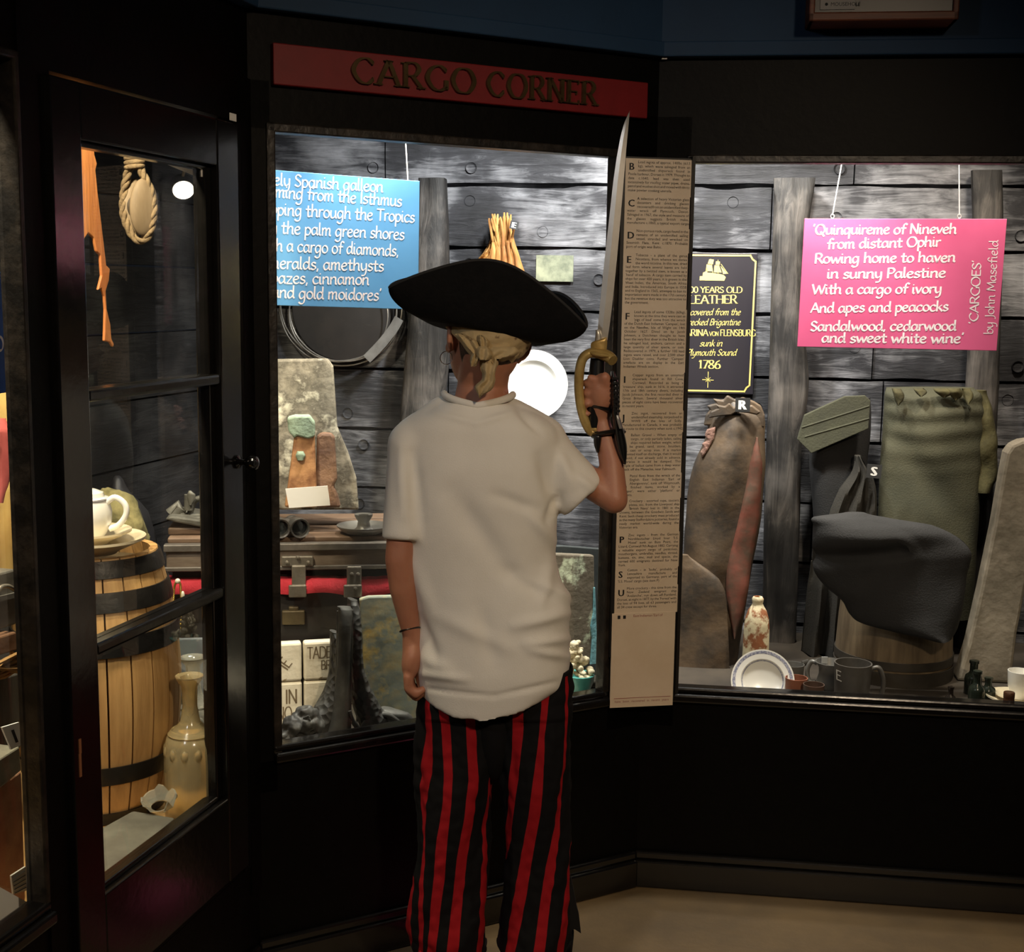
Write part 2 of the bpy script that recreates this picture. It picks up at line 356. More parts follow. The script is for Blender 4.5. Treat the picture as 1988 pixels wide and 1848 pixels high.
def pen(g, text, p0, p1, up, nx, h, nib=.7, wt=.95, mn=.35, serif=0, slant=0, depth=0, track=0, rough=0):
    """write text between p0 and p1 (world), glyph height scaled so that 10 units = h (metres)"""
    p0 = Vector(p0); p1 = Vector(p1); ax = (p1 - p0); Lw = ax.length; ax.normalize(); up = (Vector(up) - ax * Vector(up).dot(ax)).normalized()
    tot = sum(GL[c][0] + track for c in text); sx = Lw / tot; sy = h / 10; x0 = 0; nx = Vector(nx)
    def W3(x, y, k=0): return p0 + ax * ((x + slant * y * sy / sx) * sx) + up * (y * sy) + nx * k
    def ribbon(L, R):
        n = len(L); vs = [W3(*p) for p in L] + [W3(*p) for p in R]
        fs = [(i, i + 1, n + i + 1, n + i) for i in range(n - 1)]
        if depth:
            vs += [W3(*p, depth) for p in L] + [W3(*p, depth) for p in R]; o = 2 * n
            fs += [(o + i, o + n + i, o + n + i + 1, o + i + 1) for i in range(n - 1)]
            fs += [(i, o + i, o + i + 1, i + 1) for i in range(n - 1)] + [(n + i, n + i + 1, o + n + i + 1, o + n + i) for i in range(n - 1)]
            fs += [(0, n, o + n, o), (n - 1, o + n - 1, o + 2 * n - 1, 2 * n - 1)]
        g.add(vs, fs)
    for ch in text:
        adv, sts = strokes(ch); jy = random.uniform(-rough, rough)
        for pts, straight in sts:
            L = []; R = []; n = len(pts)
            if straight and n > 2:
                segs = [[pts[i], pts[i + 1]] for i in range(n - 1)]
            else: segs = [pts]
            for sg in segs:
                L = []; R = []; m = len(sg)
                for i, (x, y) in enumerate(sg):
                    a = sg[min(i + 1, m - 1)]; b = sg[max(i - 1, 0)]
                    if m > 3 and sg[0] == sg[-1]:
                        if i == 0: b = sg[m - 2]
                        if i == m - 1: a = sg[1]
                    dx, dy = a[0] - b[0], a[1] - b[1]; l = math.hypot(dx, dy) or 1; dx /= l; dy /= l
                    ang = math.atan2(dy, dx); hw = wt * (mn + (1 - mn) * abs(math.sin(ang - nib)))
                    ex = 0
                    if i == 0: ex = -hw * .5
                    if i == m - 1: ex = hw * .5
                    if serif: ex = 0
                    px, py = x + dx * ex, y + dy * ex + jy
                    L.append((x0 + px - dy * hw, py + dx * hw)); R.append((x0 + px + dy * hw, py - dx * hw))
                ribbon(L, R)
                if serif:
                    for (x, y), (xx, yy) in ((sg[0], sg[1]), (sg[-1], sg[-2])):
                        dx, dy = xx - x, yy - y
                        if straight and abs(dy) > abs(dx) * .8 and (y < .5 or y > 15.5):
                            yb = 0 if y < 8 else 16 - serif * .45; c = x0 + x
                            ribbon([(c - serif * 1.5, yb + serif * .45), (c + serif * 1.5, yb + serif * .45)], [(c - serif * 1.5, yb), (c + serif * 1.5, yb)])
                        elif (not straight or abs(dx) >= abs(dy)) and sg[0] != sg[-1] and ch in 'CGSEFLT' and 0 < y < 16.1:
                            hh = serif * (1.1 if ch in 'CGS' else .9); yb = y - (hh * 1.4 if y > 8 else 0) if ch in 'EFLT' else y - hh * .6
                            ribbon([(x0 + x - .25 * serif, yb), (x0 + x - .25 * serif, yb + hh * 1.4)], [(x0 + x + .15 * serif, yb), (x0 + x + .15 * serif, yb + hh * 1.4)])
        x0 += adv + track
def penpx(g, W, w, text, a, b, hpx, **k):
    p0 = at(W, *a, w); p1 = at(W, *b, w); n = fr(W)[0]; vert = k.pop('vert', False)
    m = mpp(W, (a[0] + b[0]) / 2, (a[1] + b[1]) / 2, w)
    up = -fr(W)[1] if vert else Vector((0, 0, 1))
    if k.get('tilt') is not None: k.pop('tilt')
    pen(g, text, p0, p1, up, -n, hpx * m, **k)
# printed sans text from Blender's own font
FC = {}
def glyph(ch):
    if ch in FC: return FC[ch]
    def mk(t):
        c = bpy.data.curves.new('t', 'FONT'); c.body = t; c.resolution_u = 2; c.size = 1
        o = bpy.data.objects.new('t', c); COL.objects.link(o); bpy.context.view_layer.update()
        dg = bpy.context.evaluated_depsgraph_get(); e = o.evaluated_get(dg); me = e.to_mesh()
        r = ([v.co.copy() for v in me.vertices], [tuple(p.vertices) for p in me.polygons]); e.to_mesh_clear()
        bpy.data.objects.remove(o); bpy.data.curves.remove(c); return r
    def wd_(t): v = mk(t)[0]; return max(p.x for p in v) - min(p.x for p in v)
    if ch == ' ': r = ([], [], .28)
    else:
        v, f = mk(ch); r = (v, f, wd_('H' + ch + 'H') - wd_('HH') if ch != 'H' else wd_('HHH') - wd_('HH'))
    FC[ch] = r; return r
def printed(g, text, M, size, width=None, bold=0):
    """M maps text space (x right, y up) to the world; width: justify the words to it"""
    ws = text.split(' '); wl = [sum(glyph(c)[2] for c in w) * size for w in ws]
    gap = .28 * size
    if width and len(ws) > 1: gap = max((width - sum(wl)) / (len(ws) - 1), .12 * size)
    tot = sum(wl) + gap * (len(ws) - 1); k = width / tot if (width and tot > width) else 1
    x = 0
    for w, l in zip(ws, wl):
        for c in w:
            v, f, a = glyph(c)
            for off in ((0, bold, -bold) if bold else (0,)):
                g.add([((x + p.x * size + off * size) * k, p.y * size, abs(off) * 1e-3) for p in v], f, M)
            x += a * size
        x += gap

# ------------------------------------------------------------------ materials in use
BLACK = mat('black_paint', (5, 4.5, 4), (8, 7, 6), .5, 40, 4, bump=.12, bscale=60, spec=.12)
BLACKG = mat('black_gloss_paint', (12, 11, 10), (18, 16, 15), .2, 30, 4, bump=.06, bscale=45, spec=.8)
WORN = mat('worn_black_paint', (22, 19, 16), (62, 54, 46), .42, 26, 8, (.42, .8), bump=.35, bscale=50)
BLUEW = mat('blue_wall_paint', (19, 52, 82), (22, 58, 90), .7, 5, bump=.1, bscale=60)
FLOORM = mat('floor_concrete', (76, 63, 46), (116, 94, 62), .55, 3, 8, (.3, .75), bump=.2, bscale=30)
PLANK = boards_mat('weathered_boards', (13, 13, 14), (50, 50, 53), (150, 150, 153))
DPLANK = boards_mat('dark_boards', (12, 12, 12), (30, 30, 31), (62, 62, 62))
POSTM = boards_mat('rough_timber', (15, 14, 14), (42, 40, 38), (104, 98, 92), 2); POSTM.node_tree.nodes['Mapping'].inputs['Scale'].default_value = (16, 16, 2)
GLASS = glass_mat()
WHITE = mat('white_card', (240, 238, 232), rough=.6)
INK = mat('black_ink', (18, 15, 14), rough=.6)
PAPER = mat('cream_paper', (226, 208, 184), (218, 198, 172), .6, 12)
CASEF = mat('display_floor', (200, 160, 100), (170, 130, 78), .55, 6, stretch=(1, 1, 6))

# ------------------------------------------------------------------ room shell
g = G(); g.box((-3.2, -2.2, -.06), (3.2, 4.6, 0)); struct(g, 'floor', FLOORM)
g = G(); g.box((-3.2, -2.2, 2.5), (3.2, 4.6, 2.56)); struct(g, 'ceiling', mat('ceiling_paint', (40, 44, 52), rough=.9))
g = G(); g.box((-3.2, -2.26, 0), (3.2, -2.2, 2.5)); struct(g, 'wall_rear', mat('rear_wall_paint', (60, 40, 34), (74, 50, 40), .8, 3))
g = G(); g.fbox('C', .80, 1.76, 0, .05, 0, .465); g.fbox('C', .80, 1.76, 0, .05, 1.712, 1.925)
g.fbox('C', .80, .846, 0, .06, .4, 1.8); g.fbox('C', 1.648, 1.76, 0, .05, .4, 1.8); struct(g, 'wall_center', BLACK)
g = G(); g.fbox('R', -.085, 1.35, 0, .05, 0, .465); g.fbox('R', -.085, 1.35, 0, .05, 1.712, 1.925)
g.fbox('R', -.085, .0, 0, .05, .4, 1.8); g.fbox('R', 1.18, 1.35, 0, .05, .4, 1.8); struct(g, 'wall_right', BLACK)
g = G(); g.fbox('L', .9, 2.315, 0, .05, 0, .263); g.fbox('L', .9, 2.315, 0, .05, 1.718, 1.925); g.fbox('L', 2.262, 2.315, -.004, .05, .2, 1.8)
g.fbox('L', 1.605, 1.675, -.004, .03, .2, 1.8); g.fbox('L', .9, 1.25, 0, .05, .2, 1.8); g.fbox('L', 1.25, 1.605, 0, .05, .2, .47); struct(g, 'wall_left', BLACK)
for W, s0, s1, nm in (('L', .9, 2.30, 'left'), ('C', .81, 1.745, 'center'), ('R', -.075, 1.35, 'right')):
    g = G(); g.fbox(W, s0 - .02, s1 + .02, -.012, .05, 1.927, 2.5); g.fbox(W, s0 - .02, s1 + .02, -.03, -.01, 1.925, 1.957)
    struct(g, 'wall_frieze_' + nm, BLUEW, bevel=.003)
for W, s0, s1, nm in (('L', .9, 2.28, 'left'), ('C', .8, 1.735, 'center'), ('R', -.08, 1.35, 'right')):
    g = G(); g.fbox(W, s0, s1, -.02, .0, 0, .068); g.fbox(W, s0, s1, -.013, .0, .068, .088); struct(g, 'baseboard_' + nm, BLACKG, bevel=.005)
# display interior
ring = [P('L', .9, .02, 0), P('L', 2.30, .02, 0), P('C', .83, .02, 0), P('C', 1.72, .02, 0), P('R', -.05, .02, 0), P('R', 1.35, .02, 0), P('R', 1.35, .83, 0), P('R', -1.35, .83, 0), P('L', .9, .85, 0)]
def slab(g, pts, z0, z1):
    k = len(pts); a = [(p.x, p.y, z0) for p in pts] + [(p.x, p.y, z1) for p in pts]
    g.add(a, [list(range(k)), list(range(k, 2 * k))[::-1]] + [(i, (i + 1) % k, k + (i + 1) % k, k + i) for i in range(k)])
g = G(); slab(g, ring, 2.06, 2.09); struct(g, 'ceiling_display', mat('display_lid', (30, 29, 28), rough=.9))
g = G(); slab(g, ring, .36, .40); struct(g, 'floor_display', CASEF)
plat = [P('C', .815, .03, 0), P('C', 1.72, .03, 0), P('R', -.05, .03, 0), P('R', 1.35, .03, 0), P('R', 1.35, .8, 0), P('R', -1.25, .8, 0), Vector((-.88, 2.78, 0))]
g = G(); slab(g, plat, .40, .445); struct(g, 'floor_platform', mat('display_platform', (70, 62, 52), (52, 46, 40), .6, 8))
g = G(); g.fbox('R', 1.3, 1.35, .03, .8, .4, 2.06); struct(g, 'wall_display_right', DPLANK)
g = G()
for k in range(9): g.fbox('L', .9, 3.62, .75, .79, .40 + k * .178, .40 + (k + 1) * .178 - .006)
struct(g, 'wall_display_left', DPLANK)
# the long boarded wall at the back of the case
g = G(); g.fbox('R', -1.35, 1.35, .79, .83, .4, 2.06)
rnd = random.Random(3); zz = .295
while zz < 2.05:
    z1 = zz + .177; cuts = [-1.35, rnd.uniform(-.9, -.5), rnd.uniform(.0, .6), 1.35]
    for a, b in zip(cuts[:-1], cuts[1:]):
        n = int((b - a) / .04) + 2; dw = rnd.uniform(-.004, .006); vs = []; fs = []
        for i in range(n):
            s = a + .002 + (b - a - .004) * i / (n - 1)
            lo = zz + .004 + .004 * noise.noise((s * 9, zz * 7, 1)); hi = z1 - .005 + .006 * noise.noise((s * 8, zz * 5, 9)) - max(0, noise.noise((s * 5, zz * 3, 4)) - .25) * .03
            for w, z in ((.752 + dw, lo), (.748 + dw, (lo + hi) / 2), (.752 + dw, hi), (.80, hi), (.80, lo)): vs.append(P('R', s, w, z))
        for i in range(n - 1):
            for q in range(5): fs.append((i * 5 + q, i * 5 + (q + 1) % 5, (i + 1) * 5 + (q + 1) % 5, (i + 1) * 5 + q))
        fs += [tuple(range(5)), tuple((n - 1) * 5 + q for q in range(5))]; g.add(vs, fs)
    for s in (-.93, -.62, -.44, -.2, -.05, .16, .42, .66, .9):
        ss = s + rnd.uniform(-.05, .05); zc = zz + rnd.choice((.045, .09, .13))
        g.lathe([(0, 0), (.010, 0), (.014, .003), (.0155, .006), (.0155, -.01)][::-1], FM('R', ss, .75, zc) @ Matrix.Rotation(pi / 2, 4, 'X'), 18)
    zz = z1
struct(g, 'wall_back', PLANK)

# ------------------------------------------------------------------ windows and the case door
def pane(W, s0, s1, z0, z1, w, parent): g = G(); g.fbox(W, s0, s1, w, w + .004, z0, z1); return g.build('pane', GLASS, parent)
def window(nm, W, s0, s1, z0, z1, fw=.018, mats=(WORN, BLACKG), sill=True):
    o = thing(nm, None, None, P(W, (s0 + s1) / 2, 0, z0)); o['kind'] = 'structure'
    g = G()
    for a, b, c, d in ((s0 - fw, s0, z0 - fw, z1 + fw), (s1, s1 + fw, z0 - fw, z1 + fw), (s0 - fw, s1 + fw, z1, z1 + fw)): g.fbox(W, a, b, -.006, .03, c, d)
    g.build('frame', mats[0], o, bevel=.003)
    g = G(); g.fbox(W, s0 - fw, s1 + fw, -.018, .045, z0 - .034, z0 - .014); g.fbox(W, s0 - fw, s1 + fw, -.008, .03, z0 - .014, z0); g.build('sill', mats[1], o, bevel=.005)
    pane(W, s0, s1, z0, z1, .018, o); return o
window('window_1', 'C', .856, 1.632, .497, 1.706)
window('window_2', 'R', .010, 1.17, .497, 1.70)
window('window_3', 'L', 1.26, 1.594, .50, 1.72, .012)
d = thing('door_1', None, None, P('L', 1.946, 0, .279)); d['kind'] = 'structure'
g = G(); g.fbox('L', 1.661, 1.736, -.014, .03, .281, 1.710); g.build('stile', BLACKG, d, bevel=.003)
g = G(); g.fbox('L', 2.152, 2.231, -.014, .03, .281, 1.710); g.build('stile', BLACKG, d, bevel=.003)
g = G(); g.fbox('L', 1.736, 2.152, -.013, .03, 1.628, 1.710); g.build('rail', BLACKG, d, bevel=.003)
g = G(); g.fbox('L', 1.736, 2.152, -.013, .03, .281, .449); g.build('rail', BLACKG, d, bevel=.003)
for z in (1.239, .842):
    g = G(); g.fbox('L', 1.736, 2.152, -.012, .028, z, z + .019); g.build('muntin', BLACKG, d, bevel=.005)
for z0, z1 in ((.449, .842), (.861, 1.239), (1.258, 1.628)): pane('L', 1.736, 2.152, z0, z1, .008, d)
g = G()
for a, b, c, e in ((1.736, 1.745, .449, 1.628), (2.132, 2.152, .449, 1.628), (1.736, 2.152, 1.620, 1.628), (1.736, 2.152, .449, .458)): g.fbox('L', a, b, .0, .026, c, e)
g.build('glazing_bead', BLACKG, d, bevel=.003)
g = G(); g.fbox('L', 2.233, 2.262, -.004, .03, .263, 1.72); g.fbox('L', 1.66, 2.262, .0, .03, .263, .279); g.build('jamb', BLACK, d, bevel=.002)
g = G(); M = FM('L', 2.206, -.014, 1.090) @ Matrix.Rotation(pi / 2, 4, 'X')
g.lathe([(0, 0), (.013, 0), (.013, .004), (.006, .007), (.0055, .016), (.011, .022), (.0145, .031), (.012, .040), (.005, .044), (0, .0445)], M, 24)
g.build('knob', mat('black_knob', (12, 11, 11), rough=.12, spec=.7), d, smooth=40)
g = G(); g.fbox('L', 1.676, 1.681, -.0155, -.012, .705, .728); g.fbox('L', 1.675, 1.680, -.0155, -.012, .668, .705)
g.build('paint_chip', mat('bare_wood_chip', (150, 96, 60), rough=.8), d)

# ------------------------------------------------------------------ stickers, red sign, framed box
def sticker(nm, label, W, c, hw, hh, lines=()):
    p = at(W, *c, -.016); s, z = sz(W, *c, -.016); g = G(); g.fbox(W, s - hw, s + hw, -.0165, -.0150, z - hh, z + hh)
    if lines:
        g.mi = 1
        for k in lines: g.fbox(W, s - hw * .7, s + hw * .7, -.0168, -.0165, z + k * hh - .0007, z + k * hh + .0007)
    tag(g.build(nm, [WHITE, INK]), label, 'sticker')
sticker('sticker', 'small white square sticker on the dark frame above the glazed case door', 'L', (452.5, 227.5), .012, .0065)
sticker('sticker', 'small white sticker at the foot of the blue wall above the corner', 'R', (1290, 109.5), .006, .006, (.25, -.2))
s, z = sz('L', 398, 334, .006); g = G(); g.fbox('L', s - .012, s + .012, .0055, .0078, z - .009, z + .009); g.mi = 1
for k in (-.4, -.15, .1, .35): g.fbox('L', s - .009, s + .008, .0053, .0055, z + k * .016 - .0005, z + k * .016 + .0005)
tag(g.build('sticker', [WHITE, INK]), 'white paper sticker with small print in the top corner of the case door glass', 'sticker')

c = [sz('C', *p, -.02) for p in ((525, 77), (1250, 170), (1248, 236), (525, 155))]
s0, s1, z0, z1 = .849, 1.703, 1.795, 1.868
o = thing('sign_board', 'long red board with raised brass letters reading CARGO CORNER over the middle window', 'sign', P('C', 1.276, -.01, z0))
g = G(); g.fbox('C', s0, s1, -.018, -.0005, z0 - .003, z1); g.build('board', mat('red_board', (112, 10, 15), (120, 13, 18), .55, 30), o, bevel=.002)
BRASSL = mat('dark_brass_letter', (92, 74, 46), (112, 92, 60), .3, 30, metal=.7)
for t, a, b in (('CARGO', 1.004, 1.281), ('CORNER', 1.300, 1.572)):
    g = G(); zb = 1.8085
    pen(g, t, P('C', a, -.0255, zb), P('C', b, -.0255, zb), (0, 0, 1), fr('C')[0], .0295, nib=0, wt=1.25, mn=.34, serif=1.7, depth=.007, track=1.8)
    g.build('lettering', BRASSL, o)

o = thing('display_box', 'wood-framed dark display box high on the blue wall, cut by the top edge', 'display box', P('R', .4, -.02, 1.97))
TEAK = mat('red_brown_wood', (120, 66, 40), (96, 50, 30), .5, 6, stretch=(2, 2, 20))
sl, zb = sz('R', 1570, 41, -.11); sr = sz('R', 1862, 30, -.11)[0]; g = G()
for a, b, cc, e in ((sl, sr, zb, zb + .018), (sl, sl + .012, zb, zb + .4), (sr - .012, sr, zb, zb + .4)): g.fbox('R', a, b, -.11, -.012, cc, e)
g.build('frame', TEAK, o, bevel=.003)
g = G(); g.fbox('R', sl + .01, sr - .01, -.1, -.014, zb + .016, zb + .4); g.build('panel', mat('dark_panel', (26, 20, 17), rough=.35), o)
a, zt = sz('R', 1592, 19, -.101); b = sz('R', 1659, 18, -.101)[0]
g = G(); g.fbox('R', a, b, -.103, -.1, zt, zt + .021); g.mi = 1; M = FM('R', a, -.1032, zt) @ Matrix(((1, 0, 0, 0), (0, 0, 1, 0), (0, 1, 0, 0), (0, 0, 0, 1)))
printed(g, 'MOUSEHOLE', M @ Matrix.Translation((.021, .007, 0)), .0105, None)
g.lathe([(0, 0), (.0032, 0)], FM('R', a + .0125, -.1035, zt + .0105) @ Matrix.Rotation(pi / 2, 4, 'X'), 16)
g.build('name_label', [mat('grey_label', (150, 146, 142), rough=.5), INK], o)

# ------------------------------------------------------------------ caption board across the corner
o = thing('caption_board', 'tall narrow board of printed cream caption cards on the corner post', 'caption board', P('S', .47, 0, .44))
sa, zt = sz('S', 1215, 308); sb, _ = sz('S', 1343, 311); zb = sz('S', 1250, 1371)[1]
zt = sz('S', 1280, 309)[1]
g = G(); g.fbox('S', sa - .004, sb + .002, .003, .02, zb + .02, zt + .004); g.fbox('S', sb, sb + .007, -.006, .02, zb + .03, zt + .008); g.fbox('S', sa - .008, sa - .002, .0, .02, zb + .12, zt + .006)
g.build('backing', mat('black_backing', (20, 16, 13), rough=.5), o)
MT = Matrix(((1, 0, 0, 0), (0, 0, 1, 0), (0, 1, 0, 0), (0, 0, 0, 1)))
CARDS = [
('B', 317.7, 'Lead ingots of approx. 140lbs (63.5|kg), which were salvaged from an|unidentified shipwreck found in|Poole harbour, Dorset in 1979. Thought to|date c.1640, lead was then used|extensively for roofing water pipes, drains,|pistol and musket shot and mixed with tin to|make pewter cooking utensils.'),
('C', 388.7, 'A selection of heavy Victorian glass|decanters and drinking glasses|recovered from an unidentified deep-|water wreck off Plymouth, Devon.|Salvaged in 1967, the style and measure of|the glasses suggests British make,|manufacture c.1860, a typical export cargo.'),
('D', 451, 'Non-porous rock, cargo found in the|remains of an unidentified sailing|vessel, stranded and wrecked on|Seasmith Flats, Kent c.1870. Probable|port of origin was Baltic.'),
('E', 498, 'Tobacco - a plant of the genus|Nicotiana, from whence we derive|the word nicotine. In this raw, dried|leaf form where several leaves are held|together by a twisted stem, is known as a|\'hand\' of tobacco. A cargo item carried by|ships for over 400 years, it is grown in the|West Indies, the Americas, South Africa|and India. Introduced into Europe in 1558|and to England in 1565, attempts to ban its|importation were made in the 17th century|but the revenue duty was too attractive to|the government.'),
('F', 608, 'Lead ingots of some 132lbs (60kg),|known at the time they were cast as|\'pigs of lead\' come from the wreck|of the Dutch East Indiaman \'Campen\', lost|on the Needles, Isle of Wight on 14th|October 1627. Dived on by Jacob|Johnson, a Dutchman thought to have|been the very first diver in the British Isles,|he salvaged lead, anchors, cannon and a|large quantity of silver specie, or coin.|Rediscovered in 1979, a further 100 lead|ingots were raised, and over 2,500 silver|Lion Daalder coins. Further \'Campen\'|artefacts are on display in the East|Indiaman Wreck section.'),
('I', 730.5, 'Copper ingots from an unnamed|shipwreck found in Rill Cove,|Cornwall. Recorded as being a|\'treasure\' ship, sunk in 1616, it attracted|17th and 18th century divers, including|Jacob Johnson, the first recorded diver in|Great Britain. Several thousand silver|pieces of eight coins have been recovered|in recent years.'),
('J', 804.5, 'Zinc ingot, recovered from an|unidentified steamship, torpedoed in|WWII off the Isles of Scilly.|Manufactured in Canada, it was probably|en-route to this country when sunk c.1942.'),
('L', 846.5, 'Ballast Gravel - When empty of|cargo, or only partially laden, sailing|ships required ballast weight, which|may be gravel, sand, stone, boulders,|lead, cast or scrap iron. If a market|presented itself on discharge, then it would|be sold, if not already sold in advance,|otherwise it would be dumped. This|sample of ballast came from a deep water|wreck off the Manacles, near Falmouth.'),
('M', 925.5, 'Pistol flints from the wreck of the|English East Indiaman \'Earl of|Abergavenny\', sunk off Weymouth,|hand finished items, worked by a|\'knapper\', were either \'platform\' or|gunflints.'),
('N', 974, 'Crockery - assorted cups, saucers,|plates, etc. from the Liverpool ship|\'British Navy\' lost in 1881 in the|Downs, between the Goodwin Sands and|Kent. Such cheap crockery mass produced|in the many Staffordshire potteries, found a|ready market world-wide during the|Victorian era.'),
('P', 1040, 'Zinc ingots - from the German|Norddeutscher Lloyd liner \'S.S.|Mosel\' sunk on Bass Point, the|Lizard, Cornwall 9th August 1882. Carrying|a valuable export cargo of penknives,|mouthorgans, umbrellas, needles, thread,|buttons, tin, zinc, mail and specie, she|carried 600 emigrants destined for New|York.'),
('S', 1107.5, 'Cotton - in \'bolts\', probably of|Lancashire manufacture and|exported to Germany, part of the|\'S.S. Mosel\' cargo (see item P)'),
('U', 1143, 'More crockery - this time from the|New Zealand emigrant ship|\'Avalanche\', run down off Portland,|Dorset, at night in 1877, by the \'Forest\' with|the loss of 94 lives, all 63 passengers and|all 34 crew except for three.')]
for i, (L_, y, txt) in enumerate(CARDS):
    zf = sz('S', 1270, y)[1]; lp = .00866; lines = txt.split('|'); x0 = sa + .006; x1 = sb - .003
    ztop = zt if i == 0 else sz('S', 1270, y)[1] + .0084
    zlow = sz('S', 1270, CARDS[i + 1][1])[1] + .0084 if i < len(CARDS) - 1 else sz('S', 1250, 1190)[1]
    g = G(); g.fbox('S', sa, sb - (.0015 if i % 2 else 0), .0, .003, zlow, ztop); g.mi = 1
    M = FM('S', 0, -.0006, 0) @ MT; last = len(lines) - 1
    for k, t in enumerate(lines):
        xi = x0 + (.022 if k < 3 else 0)
        printed(g, t, M @ Matrix.Translation((xi, zf - lp * k, 0)), .0082, None if k == last else x1 - xi)
    if L_ not in 'LMN': printed(g, L_, M @ Matrix.Translation((sa + .0075, zf - lp * 1.7, 0)), .0215, None, .035)
    g.build('caption_card', [PAPER, INK], o)
zl = sz('S', 1250, 1189)[1]
g = G(); g.fbox('S', sa - .005, sb - .004, -.001, .002, zb, zl); g.mi = 1; M = FM('S', 0, -.0016, 0) @ MT
printed(g, 'have been recovered in recent years', M @ Matrix.Translation((sa + .006, zb + .012, 0)), .0078, sb - sa - .02)
printed(g, 'East Indiaman \'Earl of', M @ Matrix.Translation((sa + .045, zl - .0095, 0)), .0085, .07)
g.fbox('S', sa + .004, sb - .01, -.0016, -.001, zb + .0215, zb + .0225); g.mi = 2
for q in (.008, .021): g.fbox('S', sa + q, sa + q + .0065, -.0016, -.001, zl - .013, zl - .005)
g.build('caption_card', [PAPER, mat('red_ink', (150, 70, 58), rough=.6), INK], o)

# ------------------------------------------------------------------ RIGHT WINDOW
ZF = .445
o = thing('poem_sign', 'pink hand-lettered poem board hanging on two white strings in the right window', 'sign', at('R', 1750, 552, .24))
g = G(); g.prism('R', .24, [(1562, 424), (1955, 425), (1935, 681), (1548, 673)], .006)
g.build('board', mat('pink_board', (226, 100, 148), (214, 88, 136), .45, 4), o, bevel=.001)
WPAINT = mat('white_lettering', (246, 236, 240), rough=.5)
g = G()
for t, a, b in (("'Quinquireme of Nineveh", (1577, 455), (1857, 453)), ('from distant Ophir', (1605, 483), (1826, 478)), ('Rowing home to haven', (1581, 511), (1855, 508)),
                ('in sunny Palestine', (1605, 540.5), (1836, 538)), ('With a cargo of ivory', (1576, 571), (1828, 569)), ('And apes and peacocks', (1573.5, 607), (1841, 603)),
                ('Sandalwood, cedarwood', (1573, 642), (1856, 641)), ("and sweet white wine'", (1594.5, 664.5), (1870, 666))):
    penpx(g, 'R', .2396, t, a, b, 11.8, nib=.75, wt=1.5, mn=.5, slant=.06, rough=.35)
g.build('lettering', WPAINT, o); g = G()
penpx(g, 'R', .2396, "'CARGOES'", (1898, 629), (1905, 505), 10.5, nib=.75, wt=1.15, mn=.45, vert=True)
penpx(g, 'R', .2396, 'by John Masefield', (1927, 649), (1938, 466), 10.5, nib=.75, wt=.9, mn=.45, vert=True)
g.build('lettering', WPAINT, o)
for (u, v), (u2, v2) in (((1616, 424), (1638, 300)), ((1862, 424), (1861, 300))):
    a = at('R', u, v, .243); b = at('R', u2, v2, .25); b = a + (b - a) * ((2.059 - a.z) / (b.z - a.z)); g = G(); g.tube([a + Vector((0, 0, .008)), b], .0014, 6)
    st = g.build('string', mat('white_string', (235, 232, 225), rough=.8), o)
    g = G(); cpt = a + Vector((0, 0, .005)); g.tube([cpt + P('R', .004 * math.cos(t), 0, .005 * math.sin(t)) - P('R', 0, 0, 0) for t in [2 * pi * i / 14 for i in range(14)]], .0012, 6, closed=True)
    g.build('eyelet', mat('white_metal', (225, 225, 222), rough=.3, metal=.4), o)
# black and gold sign
SW = .735
GOLD = mat('gold_leaf_paint', (240, 214, 120), rough=.4, metal=.1)
o = thing('plaque_sign', 'black notice with gold lettering about old leather in the right window', 'sign', at('R', 1372, 763, SW))
g = G(); g.prism('R', SW, [(1283, 489), (1471, 492), (1462, 766), (1272, 762)], .012)
g.build('board', mat('black_sign_paint', (40, 37, 42), rough=.35), o, bevel=.0015)
g = G(); q = SW - .001
def strip(px, wd_, close=True):
    V = [at('R', u, v, q) for u, v in px]; n = fr('R')[0]
    for i in range(len(V) if close else len(V) - 1):
        a = V[i]; b = V[(i + 1) % len(V)]; d = (b - a).normalized(); s_ = d.cross(n) * wd_; a = a - d * wd_; b = b + d * wd_
        g.add([a + s_, b + s_, b - s_, a - s_], [(0, 1, 2, 3)])
strip([(1296, 495), (1457, 496), (1461, 503), (1467, 508), (1455, 748), (1449, 753), (1445, 760), (1288, 757), (1284, 750), (1279, 746), (1287, 506), (1293, 502)], .0022)
for t, a, b, h, sf in (('200 YEARS OLD', (1331, 568), (1441, 568.5), 7.2, 1), ('LEATHER', (1338, 589.5), (1431, 589), 10.2, 1), ('CATHARINA', (1293, 652), (1388, 652), 7.8, 1),
                      ('VON', (1373 + 14, 652), (1394 + 3, 652), 5.2, 1), ('FLENSBURG', (1398, 652), (1467, 652.5), 7.8, 1), ('1786', (1356, 715), (1399, 715.5), 10, 1)):
    if t == 'CATHARINA': b = (1375, 652); a = (1290, 652)
    if t == 'VON': a = (1377, 652); b = (1395, 652)
    penpx(g, 'R', q, t, a, b, h, nib=.1, wt=1.2, mn=.38, serif=1.4 if sf else 0)
for t, a, b in (('recovered from the', (1328, 611.5), (1437, 611.5)), ('wrecked Brigantine', (1326, 631), (1437, 631)), ('sunk in', (1358, 672), (1402, 672)), ('Plymouth Sound', (1333, 690), (1429, 690))):
    penpx(g, 'R', q, t, a, b, 7.4, nib=.8, wt=1.05, mn=.4, slant=.3)
